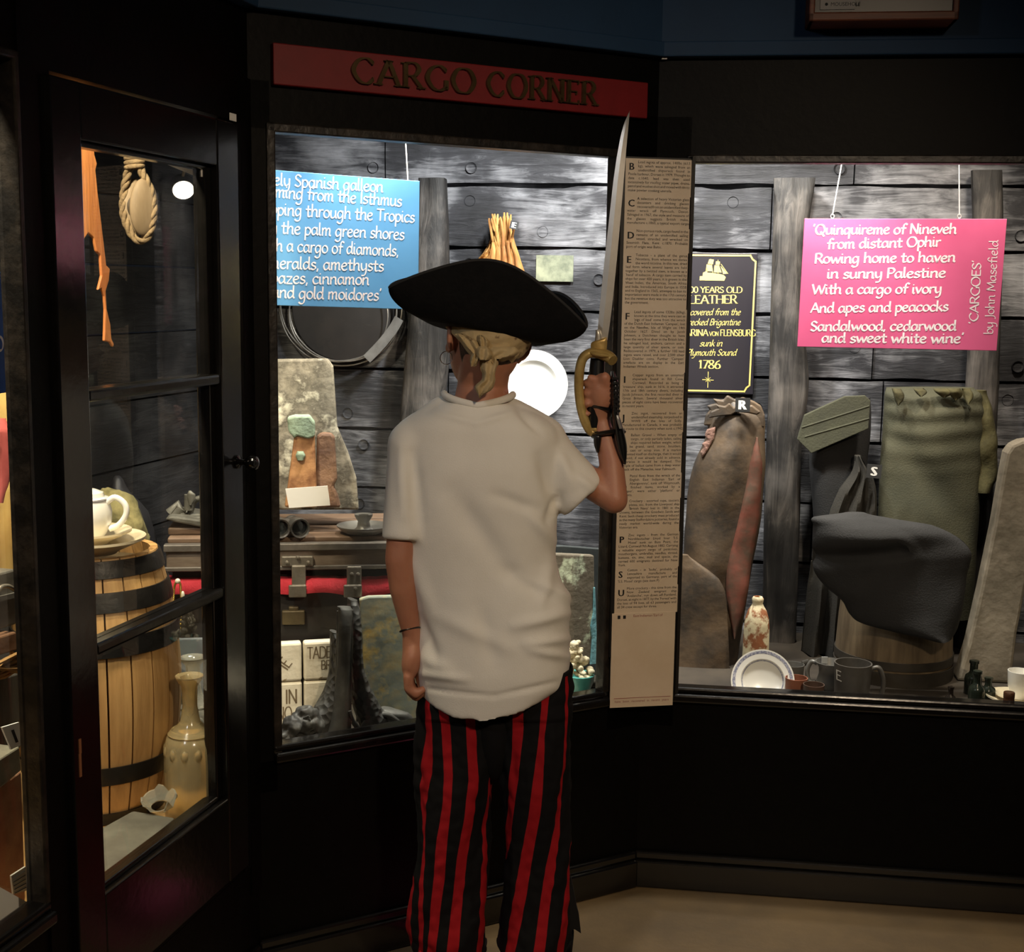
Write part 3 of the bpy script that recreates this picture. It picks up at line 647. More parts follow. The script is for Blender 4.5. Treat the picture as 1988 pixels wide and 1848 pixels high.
SHIP = [[(1358, 544), (1359, 536), (1364, 536), (1365, 529), (1370, 527), (1371, 520), (1374, 521), (1373, 529), (1384, 530), (1398, 532), (1405, 534), (1409, 538), (1406, 545)],
        [(1370, 526), (1372, 513), (1381, 514), (1383, 527)], [(1374, 512), (1377, 503), (1386, 504), (1384, 513)], [(1386, 529), (1387, 515), (1396, 515), (1401, 529)],
        [(1389, 514), (1390, 507), (1398, 508), (1397, 514)], [(1399, 516), (1412, 531), (1404, 532)]]
for pl in SHIP: g.add([at('R', u, v, q) for u, v in pl], [list(range(len(pl)))])
strip([(1380, 503), (1384, 530)], .0007, False); strip([(1394, 505), (1394, 530)], .0007, False); strip([(1400, 513), (1413, 531)], .0007, False)
strip([(1375, 722), (1374, 752)], .0008, False); strip([(1364, 737), (1385, 738)], .0008, False); strip([(1370, 733), (1379, 741)], .0005, False); strip([(1379, 733), (1370, 741)], .0005, False)
g.build('lettering', GOLD, o)

def letter_tag(ch, label, W, w, c, hw, dark=True, rot=0):
    M = FM(W, *[x for x in (sz(W, *c, w)[0], w, sz(W, *c, w)[1])]) @ Matrix.Rotation(rot, 4, 'Y')
    g = G(); g.box((-hw, 0, -hw * .95), (hw, .003, hw * .95), M); g.mi = 1
    gl = glyph(ch); xs = [p.x for p in gl[0]]; ys = [p.y for p in gl[0]]; k = 1.25 * hw / (max(ys) - min(ys))
    T = M @ Matrix.Translation((-(max(xs) + min(xs)) / 2 * k, -.0006, -(max(ys) + min(ys)) / 2 * k)) @ MT
    for d in (-.0022, -.0011, 0, .0011, .0022): g.add([((p.x) * k + d, p.y * k, abs(d) * .02) for p in gl[0]], gl[1], T)
    return tag(g.build('letter_tag', [mat('dark_tag', (54, 54, 54), rough=.5), WHITE] if dark else [WHITE, INK]), label, 'tag')
letter_tag('R', 'dark tag with a white letter R above the old leather hide', 'R', .350, (1442, 786), .0185)
letter_tag('S', 'dark tag with a white letter S beside the olive cloth bolt', 'R', .50, (1697, 915), .019, rot=.05)

LEATH = mat('old_leather', (100, 82, 62), (60, 53, 46), .55, 8, 9, (.38, .6, .8), bump=.5, bscale=22, c3=(122, 98, 68))
LEATHR = mat('red_leather', (124, 72, 58), (88, 70, 56), .55, 16, 8, (.38, .6), bump=.3, bscale=25)
o = thing('leather_hide', 'tall rolled old leather hide, brown with a red streak, beside the caption board', 'leather hide', at('R', 1400, 1335, .36))
g = G(); g.loft('R', .42, [(778, 1398, 1448), (800, 1378, 1482), (850, 1370, 1485), (900, 1348, 1486), (950, 1336, 1482), (1000, 1332, 1478), (1050, 1328, 1470), (1100, 1326, 1460), (1150, 1322, 1452), (1200, 1318, 1444), (1250, 1315, 1436), (1310, 1312, 1428), (1345, 1310, 1424)], .06, .055, 26, 5,
    fn=lambda p, t, q: .012 * noise.noise(p * 9) + .006 * math.sin(9 * t + 3 * q), foot=ZF)
g.build('hide', LEATH, o, smooth=60)
g = G(); g.loft('R', .372, [(850, 1468, 1472), (870, 1463, 1475), (900, 1456, 1480), (950, 1447, 1478), (1000, 1436, 1475), (1050, 1424, 1467), (1100, 1412, 1458), (1150, 1410, 1452), (1200, 1416, 1440), (1238, 1424, 1428)], .03, .012, 10, 5, fn=lambda p, t, q: .006 * noise.noise(p * 16))
g.build('red_edge', LEATHR, o, smooth=60)
g = G(); g.loft('R', .352, [(1078, 1310, 1336), (1094, 1308, 1356), (1108, 1306, 1376), (1125, 1304, 1396), (1150, 1302, 1408), (1200, 1302, 1412), (1260, 1300, 1415), (1310, 1300, 1416), (1345, 1300, 1416)], .02, .008, 16, 5, fn=lambda p, t, q: .008 * noise.noise(p * 10), foot=ZF)
g.build('folded_flap', LEATH, o, smooth=60)
for wq, ol in ((.405, [(1366, 826), (1370, 806), (1378, 796), (1372, 788), (1390, 783), (1384, 774), (1404, 777), (1412, 767), (1428, 776), (1442, 771), (1464, 779), (1478, 788), (1485, 806), (1484, 830)]),
               (.378, [(1376, 812), (1380, 799), (1394, 793), (1390, 786), (1408, 789), (1416, 782), (1424, 791), (1440, 786), (1436, 797), (1420, 806), (1400, 808)]), (.372, [(1430, 800), (1444, 790), (1460, 786), (1470, 794), (1478, 800), (1470, 806), (1452, 802)])):
    g = G(); g.prism('R', wq, ol, .014); g.build('torn_rim', LEATH, o, bevel=.004)
g = G(); g.prism('R', .385, [(1390, 828), (1372, 834), (1368, 846), (1374, 855), (1362, 862), (1366, 869), (1359, 878), (1363, 890), (1374, 874), (1386, 852)], .014)
g.build('pink_crust', mat('pink_crust', (150, 112, 98), (112, 88, 76), .8, 40, bump=.6), o, bevel=.004)

o = tag(G().loft('R', .655, [(345, 1503, 1583), (400, 1503, 1575), (500, 1500, 1562), (600, 1497, 1558), (740, 1494, 1570), (850, 1489, 1557), (1000, 1484, 1553), (1150, 1482, 1548), (1345, 1478, 1542)], +.075, .03, 16, 8, fn=lambda p, t, q: .012 * noise.noise(Vector((p.x * 22, p.y * 5, p.z * 4))), foot=ZF).build('timber_post', POSTM, smooth=50),
        'rough grey timber post between the black notice and the pink sign', 'post')
g = G().loft('R', .675, [(330, 1888, 1945), (450, 1890, 1948), (700, 1880, 1940), (760, 1876, 1938), (1000, 1866, 1925), (1345, 1850, 1905)], .06, .02, 12, 8, fn=lambda p, t, q: .012 * noise.noise(Vector((p.x * 20, p.y * 5, p.z * 4))), foot=ZF)
tag(g.build('timber_post', POSTM, smooth=50), 'rough timber post behind the right end of the pink sign', 'post')

OLIVE = mat('olive_cotton', (78, 76, 56), (64, 64, 48), .85, 6, 6, bump=.25, bscale=240)
OLIVED = mat('olive_cotton_frayed', (92, 86, 52), (64, 60, 38), .9, 14, 6, bump=.5, bscale=60)
CHARC = mat('charcoal_cloth', (42, 41, 41), (33, 33, 33), .85, 8, 5, bump=.25, bscale=260)
BROWNC = mat('dark_brown_cloth', (52, 48, 40), (38, 36, 32), .85, 6, 5, bump=.25, bscale=200)
o = thing('cloth_bolt', 'tall olive green cotton bolt with a frayed top, standing under the pink sign', 'cloth bolt', at('R', 1800, 1040, .45))
def fold_h(p, t, q): return .006 * math.sin(p.z * 130 + 3 * noise.noise(p * 6)) * max(0, 1 - q * 1.7) + .012 * noise.noise(p * 7) + .012 * math.exp(-((q - .3 - .6 * t) / .1) ** 2)
g = G(); g.loft('R', .60, [(753, 1722, 1892), (765, 1719, 1905), (800, 1717, 1912), (850, 1714, 1910), (900, 1710, 1908), (950, 1708, 1904), (1000, 1706, 1902), (1060, 1704, 1898), (1200, 1704, 1890)], .05, .045, 26, 8, fn=fold_h, foot=ZF); g.build('cloth', OLIVE, o, smooth=60)
g = G(); g.loft('R', .61, [(758, 1880, 1915), (790, 1885, 1926), (840, 1890, 1934), (880, 1890, 1936), (930, 1890, 1936), (955, 1890, 1922)], .03, .02, 8, 6, fn=lambda p, t, q: .02 * noise.noise(p * 20)); g.build('frayed_end', OLIVED, o, smooth=60)
g = G()
rr = random.Random(8)
for i in range(5):
    u = 1736 + i * 34 + rr.uniform(-8, 8); l = rr.uniform(14, 34); wv = rr.uniform(14, 40)
    g.loft('R', .552 - .003 * (i % 2), [(754, u, u + wv), (754 + l * .35, u + 3, u + wv + 6), (754 + l * .7, u + wv * .35, u + wv + 4), (754 + l, u + wv * .6, u + wv * .75)], .006, .010, 8, 4, fn=lambda p, t, q: .014 * noise.noise(p * 30))
g.build('torn_strip', OLIVED, o, smooth=60)
o = tag(G().loft('R', .63, [(772, 1640, 1690), (800, 1600, 1692), (850, 1576, 1690), (900, 1572, 1684), (950, 1576, 1682), (1010, 1580, 1682), (1150, 1580, 1682)], .04, .04, 18, 6, fn=lambda p, t, q: .02 * noise.noise(Vector((p.x * 12, p.y * 8, p.z * 3))), foot=ZF).build('cloth_bolt', CHARC, smooth=60), 'charcoal cloth bolt standing left of the S tag', 'cloth bolt')
g = G(); g.prism('R', .55, [(1548, 853), (1562, 806), (1640, 770), (1680, 768), (1690, 778), (1686, 832), (1575, 880)], .02)
for k, (a, b) in enumerate((((1556, 830), (1688, 788)), ((1562, 848), (1688, 812)))): g.tube([at('R', *a, .551), at('R', *b, .551)], .003, 6)
tag(g.build('folded_cloth', mat('reflected_olive', (66, 66, 48), (56, 56, 42), .85, 20, bump=.2, bscale=200), bevel=.006), 'olive band imitating a reflected jacket, aslant over the charcoal bolt', 'cloth')  # solid band stands in for a visitor's jacket reflected in the pane
g = G(); g.loft('R', .555, [(885, 1660, 1672), (915, 1655, 1690), (950, 1630, 1700), (1000, 1610, 1702), (1040, 1605, 1700)], .03, .03, 14, 6, fn=lambda p, t, q: .014 * math.sin(16 * t + 4 * q))
tag(g.build('folded_cloth', BROWNC, smooth=60), 'brown-olive cloth falling in folds below the S tag', 'cloth')
g = G(); g.loft('R', .548, [(1090, 1575, 1630), (1140, 1568, 1638), (1200, 1562, 1634), (1270, 1556, 1628), (1345, 1552, 1612)], .03, .03, 18, 6, fn=lambda p, t, q: .022 * math.sin(13 * t + 1.5 * q) + .006 * noise.noise(p * 10), foot=ZF)
tag(g.build('hanging_cloth', BROWNC, smooth=60), 'dark brown cloth hanging in folds to the case floor left of the tub', 'cloth')
# tub with dark cloth over it
c0 = at('R', 1735, 1250, .40); zt = sz('R', 1735, 1150, .40)[1]; r = 112 * mpp('R', 1735, 1250, .40); M = Matrix.Translation((c0.x, c0.y, ZF))
o = thing('wooden_tub', 'weathered wooden tub with metal bands under the charcoal cloth', 'tub', (c0.x, c0.y, ZF)); hh = zt - ZF
g = G(); g.lathe([(0, 0), (r, 0), (r * 1.01, hh * .3), (r * .98, hh * .7), (r * .94, hh), (0, hh)], M, 48)
g.build('staves', mat('tub_wood', (126, 108, 82), (72, 58, 40), .75, 4, 7, (.35, .7), bump=.3, stretch=(7, 7, .8)), o, smooth=40)
g = G(); g.lathe([(r * 1.005, 0), (r * 1.035, 0), (r * 1.04, hh * .17), (r * 1.01, hh * .17)], M, 48, True); g.build('hoop', mat('dull_iron_band', (74, 68, 60), (52, 48, 42), .55, 10, metal=.3), o, smooth=40)
g = G(); g.lathe([(r * 1.005, hh * .20), (r * 1.03, hh * .20), (r * 1.03, hh * .30), (r * 1.01, hh * .30)], M, 48, True); g.build('hoop', MC['dull_iron_band'], o, smooth=40)
def drape(p, t, q): return .03 * math.exp(-((q - .36 + .1 * t) / .05) ** 2) * (1 if t < .6 else .2) - .03 * math.exp(-((q - .25) / .12) ** 2) * (t < .7) * math.sin(min(t / .7, 1) * pi) + .02 * noise.noise(p * 6) + .012 * math.sin(9 * t + 14 * q + 4 * noise.noise(p * 5)) * max(0, q - .4)
g = G(); g.loft('R', .235, [(996, 1640, 1680), (1004, 1580, 1716), (1020, 1579, 1810), (1045, 1578, 1862), (1072, 1578, 1886), (1095, 1578, 1884), (1115, 1584, 1878), (1140, 1604, 1874), (1165, 1634, 1870), (1190, 1648, 1866), (1208, 1668, 1862), (1222, 1720, 1858), (1236, 1790, 1848)], .02, .05, 30, 6, fn=lambda p, t, q: drape(p, t, q) * .8)
tag(g.build('draped_cloth', CHARC, smooth=60), 'charcoal wool cloth draped over the wooden tub', 'cloth')
# zinc slab
g = G(); g.prism('R', .34, [(2004, 853), (1984, 856), (1966, 864), (1955, 880), (1947, 920), (1930, 1020), (1905, 1140), (1880, 1250), (1856, 1345), (1962, 1345), (1975, 1230), (1998, 1110), (2020, 980), (2026, 880)], .06, ZF)
o = g.build('zinc_ingot', mat('zinc_ingot', (160, 150, 132), (118, 110, 94), .75, 9, 9, (.38, .62), bump=.4, bscale=40), bevel=.008)
tag(o, 'tall pale stone-grey metal ingot leaning at the right end of the right window', 'ingot')
# small things along the sill
ENC = mat('encrusted_bottle', (148, 92, 58), (226, 214, 178), .7, 22, 5, (.45, .53), bump=.5, bscale=30)
def stand(nm, label, cat, u, vtop, vb, w, prof, m, group=None, parts=None, W='R', n=32, zf=None, lean=None):
    """turned object standing on the case floor; prof in fractions of height / pixels of radius"""
    zf = ZF if zf is None else zf
    c = at(W, u, vb, w); k = mpp(W, u, vb, w); zt = sz(W, u, vtop, w)[1]; h = zt - zf; M = Matrix.Translation((c.x, c.y, zf))
    if lean: M = M @ lean
    g = G(); g.lathe([(r * k, z * h) for r, z in prof], M, n); o = g.build(nm, m, origin=(c.x, c.y, zf), smooth=45); tag(o, label, cat, group); return o, M, k, h
stand('stoneware_bottle', 'rust-brown stoneware bottle crusted with white shell, behind the blue-rimmed plate', 'bottle', 1466, 1158, 1290, .20,
      [(0, 0), (24, 0), (25, .03), (25.5, .3), (25, .66), (23, .76), (18, .85), (12, .9), (10, .93), (11, .95), (11.5, .98), (9, 1), (6, 1), (6, .95), (0, .95)], ENC)
CHINA = mat('white_china', (240, 238, 230), rough=.18, spec=.6, coat=.3)
CREAM = mat('cream_china', (226, 214, 184), (214, 200, 168), .25, 8, coat=.3)
def plate(nm, label, cat, c, rad, lean, m, yaw=0, face=None, rim=True, deep=.16):
    """plate whose front faces -n of face frame, leaning back"""
    a = WF[face][0] if face else 0
    M = Matrix.Translation(c) @ Matrix.Rotation(-a + yaw, 4, 'Z') @ Matrix.Rotation(pi / 2 - lean, 4, 'X')
    o = thing(nm, label, cat, c); pr = [(0, .0), (.55 * rad, 0), (.62 * rad, .04 * rad), (.70 * rad, deep * rad * .75), (rad, deep * rad), (rad, deep * rad - .05 * rad), (.7 * rad, deep * rad * .45), (.6 * rad, -.05 * rad), (0, -.05 * rad)]
    g = G(); g.lathe(pr, M, 56); g.build('dish', m, o, smooth=35); return o, M
k = mpp('R', 1480, 1330, .10); rad = 62 * k
c = at('R', 1480, 1322, .12); o, M = plate('dinner_plate', 'white plate with a blue-grey patterned rim propped at the front of the right window', 'plate', c, rad, .32, CHINA, face='R')
BLUEP = mat('blue_transfer', (120, 124, 150), (190, 190, 200), .3, 300, ramp=(.45, .55))
g = G(); g.lathe([(rad * .86, rad * .143), (rad * .91, rad * .153), (rad * .955, rad * .160)], M, 72, True); g.lathe([(rad * .63, rad * .055), (rad * .65, rad * .085), (rad * .665, rad * .097)], M, 72, True); g.build('rim_pattern', BLUEP, o)
c = at('R', 1450, 1341, .052); c.z = ZF + .004; plate('saucer', 'cream saucer lying flat in front of the patterned plate', 'saucer', c, .05, pi / 2, CREAM)
TERRA = mat('terracotta', (150, 92, 66), (120, 70, 50), .7, 14, bump=.2)
PEWT = mat('dull_pewter', (132, 130, 124), (92, 90, 85), .4, 12, 7, (.3, .7), metal=.35, bump=.15)
DARKP = mat('dark_pewter', (108, 104, 98), (74, 71, 66), .42, 10, 7, (.3, .7), metal=.3, bump=.15)
CUPP = [(0, 0), (.86, 0), (.9, .05), (.97, .8), (1, 1), (.93, 1), (.88, .6), (.84, .08), (0, .07)]
def cupp(r): return [(a * r, b) for a, b in CUPP]
stand('clay_pot', 'small terracotta pot right of the patterned plate', 'pot', 1545, 1315, 1345, .10, cupp(22), TERRA)
stand('clay_pot', 'little dark brown pot at the sill, in front of the pewter tankards', 'pot', 1579, 1328, 1350, .06, cupp(21), mat('dark_clay', (92, 66, 52), (60, 46, 38), .6, 14))
def handle(g, M, k, pts, r, flat=1.0): g.tube(crom([M @ Vector((x * k, 0, z)) for x, z in pts], 6), r, 8, flat=flat)
def mug(label, u, vt, vb, w, r, m, ang, prof=None, lug=False):
    c = at('R', u, vb, w); kk = mpp('R', u, vb, w); zt = sz('R', u, vt, w)[1]; h = zt - ZF; M = Matrix.Translation((c.x, c.y, ZF)) @ Matrix.Rotation(ang, 4, 'Z')
    o = thing('pewter_mug', label, 'mug', (c.x, c.y, ZF)); g = G(); g.lathe([(a * kk, b * h) for a, b in (prof or cupp(r))], M, 36); g.build('body', m, o, smooth=45)
    g = G()
    if lug: g.tube([M @ Vector((r * kk * .95, 0, h * .96)), M @ Vector((r * kk * 1.6, 0, h * 1.02))], .008, 8, flat=.3, flatdir=(0, 0, 1))
    else: handle(g, M, kk, [(r * .95, h * .86), (r * 1.35, h * .9), (r * 1.62, h * .6), (r * 1.55, h * .25), (r * 1.3, h * .02 + .006), (r * 1.0, h * .08 + .004)], .0058)
    g.build('handle', m, o, smooth=60); return o, M, kk, h
mug('shallow pewter cup with a flat lug handle, half behind the patterned plate', 1538, 1289, 1335, .26, 22, PEWT, .4, lug=True)
o, M, kk, h = mug('pot-bellied pewter tankard, second from the right of the pewter pieces', 1610, 1284, 1340, .22, 28, PEWT, pi * .85, [(0, 0), (22, 0), (25, .06), (26, .3), (22, .55), (23, .8), (31, 1), (28, 1), (20, .75), (0, .7)])
g = G(); p = at('R', 1601, 1279, .23); g.box((p.x - .008, p.y - .002, p.z - .012), (p.x + .008, p.y + .001, p.z + .006)); g.build('thumb_piece', mat('pale_tin', (180, 182, 180), rough=.4), o, bevel=.001)
o, M, kk, h = mug('largest pewter mug with a curved handle in front of the tub', 1653, 1286, 1352, .10, 37, DARKP, -.13)
g = G(); penpx(g, 'R', .062, 'E', (1623, 1318), (1634, 1323), 11, nib=.6, wt=1.1, mn=.5, slant=-.5); g.build('white_marking', mat('white_marking_paint', (200, 200, 196), rough=.7), o)
c = at('R', 1785, 1356, .055); c.z = ZF + .018; M = Matrix.Translation((c.x, c.y, ZF)); g = G(); g.lathe([(0, .006), (.02, .0), (.017, .012), (.012, .021), (.0, .024)], M, 24); tag(g.build('egg_cup', CHINA, smooth=50), 'white upturned china bowl edge peeping over the sill', 'bowl')
GREENB = mat('dark_green_bottle', (26, 32, 26), (38, 44, 36), .18, 10, spec=.6)
BOT = [(0, 0), (1, 0), (1, .45), (.9, .55), (.55, .62), (.46, .68), (.46, .9), (.56, .91), (.56, .985), (.4, 1), (0, 1)]
for lab, u, vt, w, r in (('tallest dark green bottle of the cluster by the ingot foot', 1887, 1281, .24, 17), ('dark bottle standing in front of the tallest one', 1895, 1301, .13, 16), ('dark bottle with a pale top, right of the cluster', 1917, 1314, .18, 15)):
    stand('glass_bottle', lab, 'bottle', u, vt, 1355, w, [(a * r, b) for a, b in BOT], GREENB, 'dark bottles by the ingot')
stand('inkwell', 'small dark squat bottle left of the tall bottles', 'bottle', 1845, 1332, 1357, .10, [(a * 11, b) for a, b in BOT], mat('dark_glass', (34, 28, 24), rough=.2))
stand('glass_jar', 'little brown glass jar in front of the saucers', 'jar', 1958, 1343, 1366, .05, [(0, 0), (10, 0), (10, .55), (11, .6), (11, .74), (10.4, .76), (11, .8), (11, .98), (10, 1), (0, 1)], mat('brown_glass', (70, 44, 28), rough=.2, spec=.6))
def vessel_at(u, v, w, z, W='R'):
    n, t, d = fr(W); c = at(W, u, v, w); return Vector((c.x, c.y, z))
c = vessel_at(1972, 1350, .16, ZF + .002); SAUC = [(0, 0), (.45, 0), (.5, .05), (1, .28), (1, .33), (.5, .12), (0, .1)]
def saucer(label, c, r, m, nm='saucer', cat='saucer', zt=0, group=None):
    M = Matrix.Translation(c) @ Matrix.Rotation(zt, 4, 'Y'); g = G(); g.lathe([(a * r, b * r) for a, b in SAUC], M, 40); return tag(g.build(nm, m, smooth=45), label, cat, group)
kk = mpp('R', 1972, 1350, .16)
saucer('lower cream saucer of the pair under the white cup', c, 58 * kk, CREAM); saucer('upper cream saucer directly under the white cup', c + Vector((.006, .0, .0088)), 44 * kk, CREAM)
o = thing('china_cup', 'white china cup standing on two saucers at the far right', 'cup', c + Vector((.008, 0, .016))); M = Matrix.Translation(wloc(o))
r = 25 * kk; zt = sz('R', 1972, 1302, .16)[1]; h = zt - wloc(o).z
g = G(); g.lathe([(0, 0), (.55 * r, 0), (.6 * r, .06 * h), (.93 * r, .45 * h), (r, h), (.95 * r, h), (.86 * r, .45 * h), (.5 * r, .12 * h), (0, .1 * h)], M, 36); g.build('bowl', CHINA, o, smooth=50)
g = G(); handle(g, M, 1, [(r * .9, h * .8), (r * 1.4, h * .85), (r * 1.5, h * .5), (r * .9, h * .35)], .003); g.build('handle', CHINA, o, smooth=60)

# ------------------------------------------------------------------ MIDDLE WINDOW
o = thing('poem_sign', 'blue hand-lettered poem board hanging by a string in the middle window', 'sign', at('C', 670, 598, .06))
BL = .15
g = G(); a = [at('C', u, v, BL) for u, v in ((400, 317), (813, 352), (781, 601), (418, 593))]
a = [at('C', u, v, BL) for u, v in ((428, 322), (815, 351.5), (812, 601), (436, 590))]; n = fr('C')[0]
g.add(a + [p + n * .006 for p in a], [(0, 1, 2, 3), (7, 6, 5, 4), (0, 4, 5, 1), (1, 5, 6, 2), (2, 6, 7, 3), (3, 7, 4, 0)])
g.build('board', mat('blue_board', (104, 164, 216), (90, 150, 206), .3, 3, spec=.6), o, bevel=.001)
g = G()
for t, a, b in (('Stately Spanish galleon', (480, 356), (744, 373)), ('coming from the Isthmus', (507, 381), (780, 400.5)), ('Dipping through the Tropics', (500, 415), (805, 431.5)),
                ('by the palm green shores', (511, 451), (785, 465)), ('With a cargo of diamonds,', (494.6, 485), (774, 497)), ('Emeralds, amethysts', (507, 520), (745, 526.5)),
                ('Topazes, cinnamon', (494.6, 549), (717, 553)), ("and gold moidores'", (527, 577.5), (740, 583.5))):
    penpx(g, 'C', BL - .0004, t, a, b, 13, nib=.75, wt=1.15, mn=.5, slant=.05, rough=.35)
g.build('lettering', WPAINT, o)
a = at('C', 792, 352, BL + .003); b = at('C', 789, 300, BL + .01); g = G(); g.tube([a, a + (b - a) * 4.5], .0013, 6); g.build('string', MC['white_string'], o)
a = at('C', 470, 327, BL + .003); b = at('C', 470, 280, BL + .01); g = G(); g.tube([a, a + (b - a) * 4.5], .0013, 6); g.build('string', MC['white_string'], o)

g = G().loft('R', .63, [(345, 812, 862), (430, 808, 866), (500, 804, 868), (600, 796, 870), (700, 786, 868), (800, 778, 856), (835, 776, 848), (950, 772, 842), (1200, 762, 830), (1345, 758, 824)], .11, .03, 14, 8, fn=lambda p, t, q: .014 * noise.noise(Vector((p.x * 20, p.y * 5, p.z * 4))), foot=.445)
tag(g.build('timber_post', POSTM, smooth=50), 'rough grey timber post behind the boy in the middle window', 'post')
# leaf bundle
TOB = mat('dried_leaf', (206, 154, 84), (140, 86, 38), .7, 9, 7, (.35, .62, .85), bump=.5, stretch=(3, 3, .6), bscale=30, c3=(232, 196, 128))
o = thing('tobacco_bundle', 'tied bundle of dried golden tobacco leaves hanging behind the black hat', 'tobacco bundle', at('R', 970, 600, .68))
g = G(); rows = [(424, 958, 990), (450, 957, 994), (470, 950, 999), (490, 938, 1006), (515, 916, 1014), (550, 900, 1026), (590, 896, 1034), (615, 902, 1030)]
g.loft('R', .715, rows, .02, .05, 30, 6, fn=lambda p, t, q: (.006 + .010 * q) * math.sin(40 * t + 9 * noise.noise(p * 12)) + .014 * noise.noise(p * 34)); g.build('leaves', TOB, o, smooth=35)
rr = random.Random(5)
for i in range(16):
    u = 958 + i * 2.1; g = G(); top = 406 + rr.uniform(0, 20) + abs(i - 8) * 1.2
    p0 = at('R', 960 + i * 1.9 + rr.uniform(-3, 3), 490 + rr.uniform(-12, 14), .655 + rr.uniform(-.012, .02)); p2 = at('R', u + rr.uniform(-6, 6) + (i - 8) * .9, top, .65 + rr.uniform(-.02, .03)); p1 = (p0 + p2) / 2 + Vector((rr.uniform(-.004, .004), -.004, 0))
    g.tube(crom([p0, p1, p2], 3), [.0018, .0036, .004, .0038, .003, .0034, .002][:7], 6, flat=.45); g.build('stalk', TOB, o, smooth=50)
g = G()
for i in range(5):
    u0 = 955 + i * 9; g.loft('R', .645 - .002 * i, [(470, u0, u0 + 7), (500, u0 - 6 + i * 3, u0 + 8 + i * 2), (540, u0 - 16 + i * 7, u0 + 4 + i * 6), (575, u0 - 18 + i * 9, u0 - 2 + i * 8)], .004, .006, 6, 5, fn=lambda p, t, q: .01 * noise.noise(p * 25))
g.build('leaf_fold', TOB, o, smooth=50)
letter_tag('E', 'small dark tag with a tilted white letter E beside the leaf bundle', 'R', .60, (998, 437), .0115, rot=.2)
s, z = sz('R', 1077, 521, .742); g = G(); k = mpp('R', 1077, 521, .742); hw = 36 * k; g.fbox('R', s - hw, s + hw, .738, .744, z - 25 * k, z + 25 * k)
tag(g.build('photograph', mat('faded_photo', (150, 154, 128), (84, 90, 76), .4, 14, 6, (.4, .62))), 'small faded grey-green photograph pinned to the boards right of the leaf bundle', 'photograph')
# white plate
c = at('R', 1036, 747, .62); rad = 67 * mpp('R', 1036, 747, .62)
o, M = plate('serving_plate', 'large white plate glowing under a lamp behind the boy\'s neck', 'plate', c, rad, .10, CHINA, face='R')
g = G()
for i in (-1, 1): g.tube([M @ Vector((i * .03, -.06, -.02)), M @ Vector((i * .03, -.06, -.135))], .004, 6)
g.build('peg', mat('wood_peg', (90, 70, 48), rough=.7), o)
# coil, dark disc and strap
DISCM = mat('dark_round_board', (26, 24, 24), (40, 36, 34), .6, 8)
c = at('R', 664, 600, .70); k = mpp('R', 664, 600, .70); M = Matrix.Translation(c) @ Matrix.Rotation(-.1295, 4, 'Z') @ Matrix.Rotation(pi / 2, 4, 'X')
g = G(); g.lathe([(0, -.02), (96 * k, -.02), (100 * k, -.01), (96 * k, .004), (40 * k, .012), (0, .012)], M, 48); tag(g.build('round_board', DISCM, smooth=40), 'dark round board hung low behind the blue poem board', 'board')
g = G()
for i, (r, dx, dy, dz) in enumerate(((112, -4, 6, .02), (104, 6, -2, .026), (96, -2, -10, .03), (118, 0, 2, .016))):
    g.tube([M @ Vector(((r * math.cos(t) + dx) * k, (r * .92 * math.sin(t) + dy) * k, dz + .004 * math.sin(3 * t + i))) for t in [2 * pi * q / 60 for q in range(60)]], .0022, 6, closed=True)
tag(g.build('wire_coil', mat('bright_wire', (190, 186, 178), rough=.3, metal=.8), smooth=60), 'coil of pale wire hung over the dark round board', 'wire coil')
g = G(); a = [at('R', *p, .655) for p in ((775, 618), (762, 640), (740, 668), (712, 697))]; g.tube(crom(a, 4), .014, 8, flat=.2, flatdir=P('R', 1, 0, -.8) - P('R', 0, 0, 0)); tag(g.build('strap', mat('grey_webbing', (120, 118, 114), (96, 94, 90), .8, 20), smooth=60), 'frayed grey strap slanting down beside the wire coil', 'strap')

# sea chest
ZL = .445
o = thing('sea_chest', 'old sea chest with a propped lid, red lining and brass hasps in the middle window', 'chest', P('K', -.05, .15, ZL))
TRUNK = mat('trunk_lid', (132, 118, 104), (84, 66, 54), .6, 5, 8, (.35, .62, .8), bump=.3, stretch=(1, 1, 4), c3=(140, 82, 56))
TRUNKD = mat('trunk_side', (44, 38, 34), (30, 27, 25), .55, 8, 6, bump=.25)
SLAT = mat('trunk_slat', (128, 104, 84), (92, 72, 56), .55, 5, 6, bump=.2, stretch=(1, 1, 6))
sl = sz('K', 322, 1100)[0]; sr = .19; zt = sz('K', 600, 1058)[1]; zb = sz('K', 600, 1103)[1]; zr0 = sz('K', 600, 1147)[1]; zr1 = sz('K', 600, 1124)[1]
g = G(); g.fbox('K', sl, sr, .012, .34, ZL, zr0 - .002); g.build('body', TRUNKD, o, bevel=.004)
g = G(); g.fbox('K', sl, sr, .004, .35, zb, zt); g.build('lid', TRUNK, o, bevel=.006)
g = G(); g.fbox('K', sl - .004, sr + .004, -.004, .02, zt - .012, zt + .004); g.fbox('K', sl - .004, sr + .004, -.001, .01, zb - .004, zb + .006); g.build('lid_edge', mat('zinc_edging', (136, 130, 122), (104, 98, 92), .4, 20, metal=.5), o, bevel=.002)
for i in range(4):
    g = G(); g.fbox('K', sl + (.05 if i % 2 else 0), sr, .035 + i * .08, .098 + i * .08, zt, zt + .012); g.build('slat', SLAT, o, bevel=.003)
g = G(); vs = []; N = 60
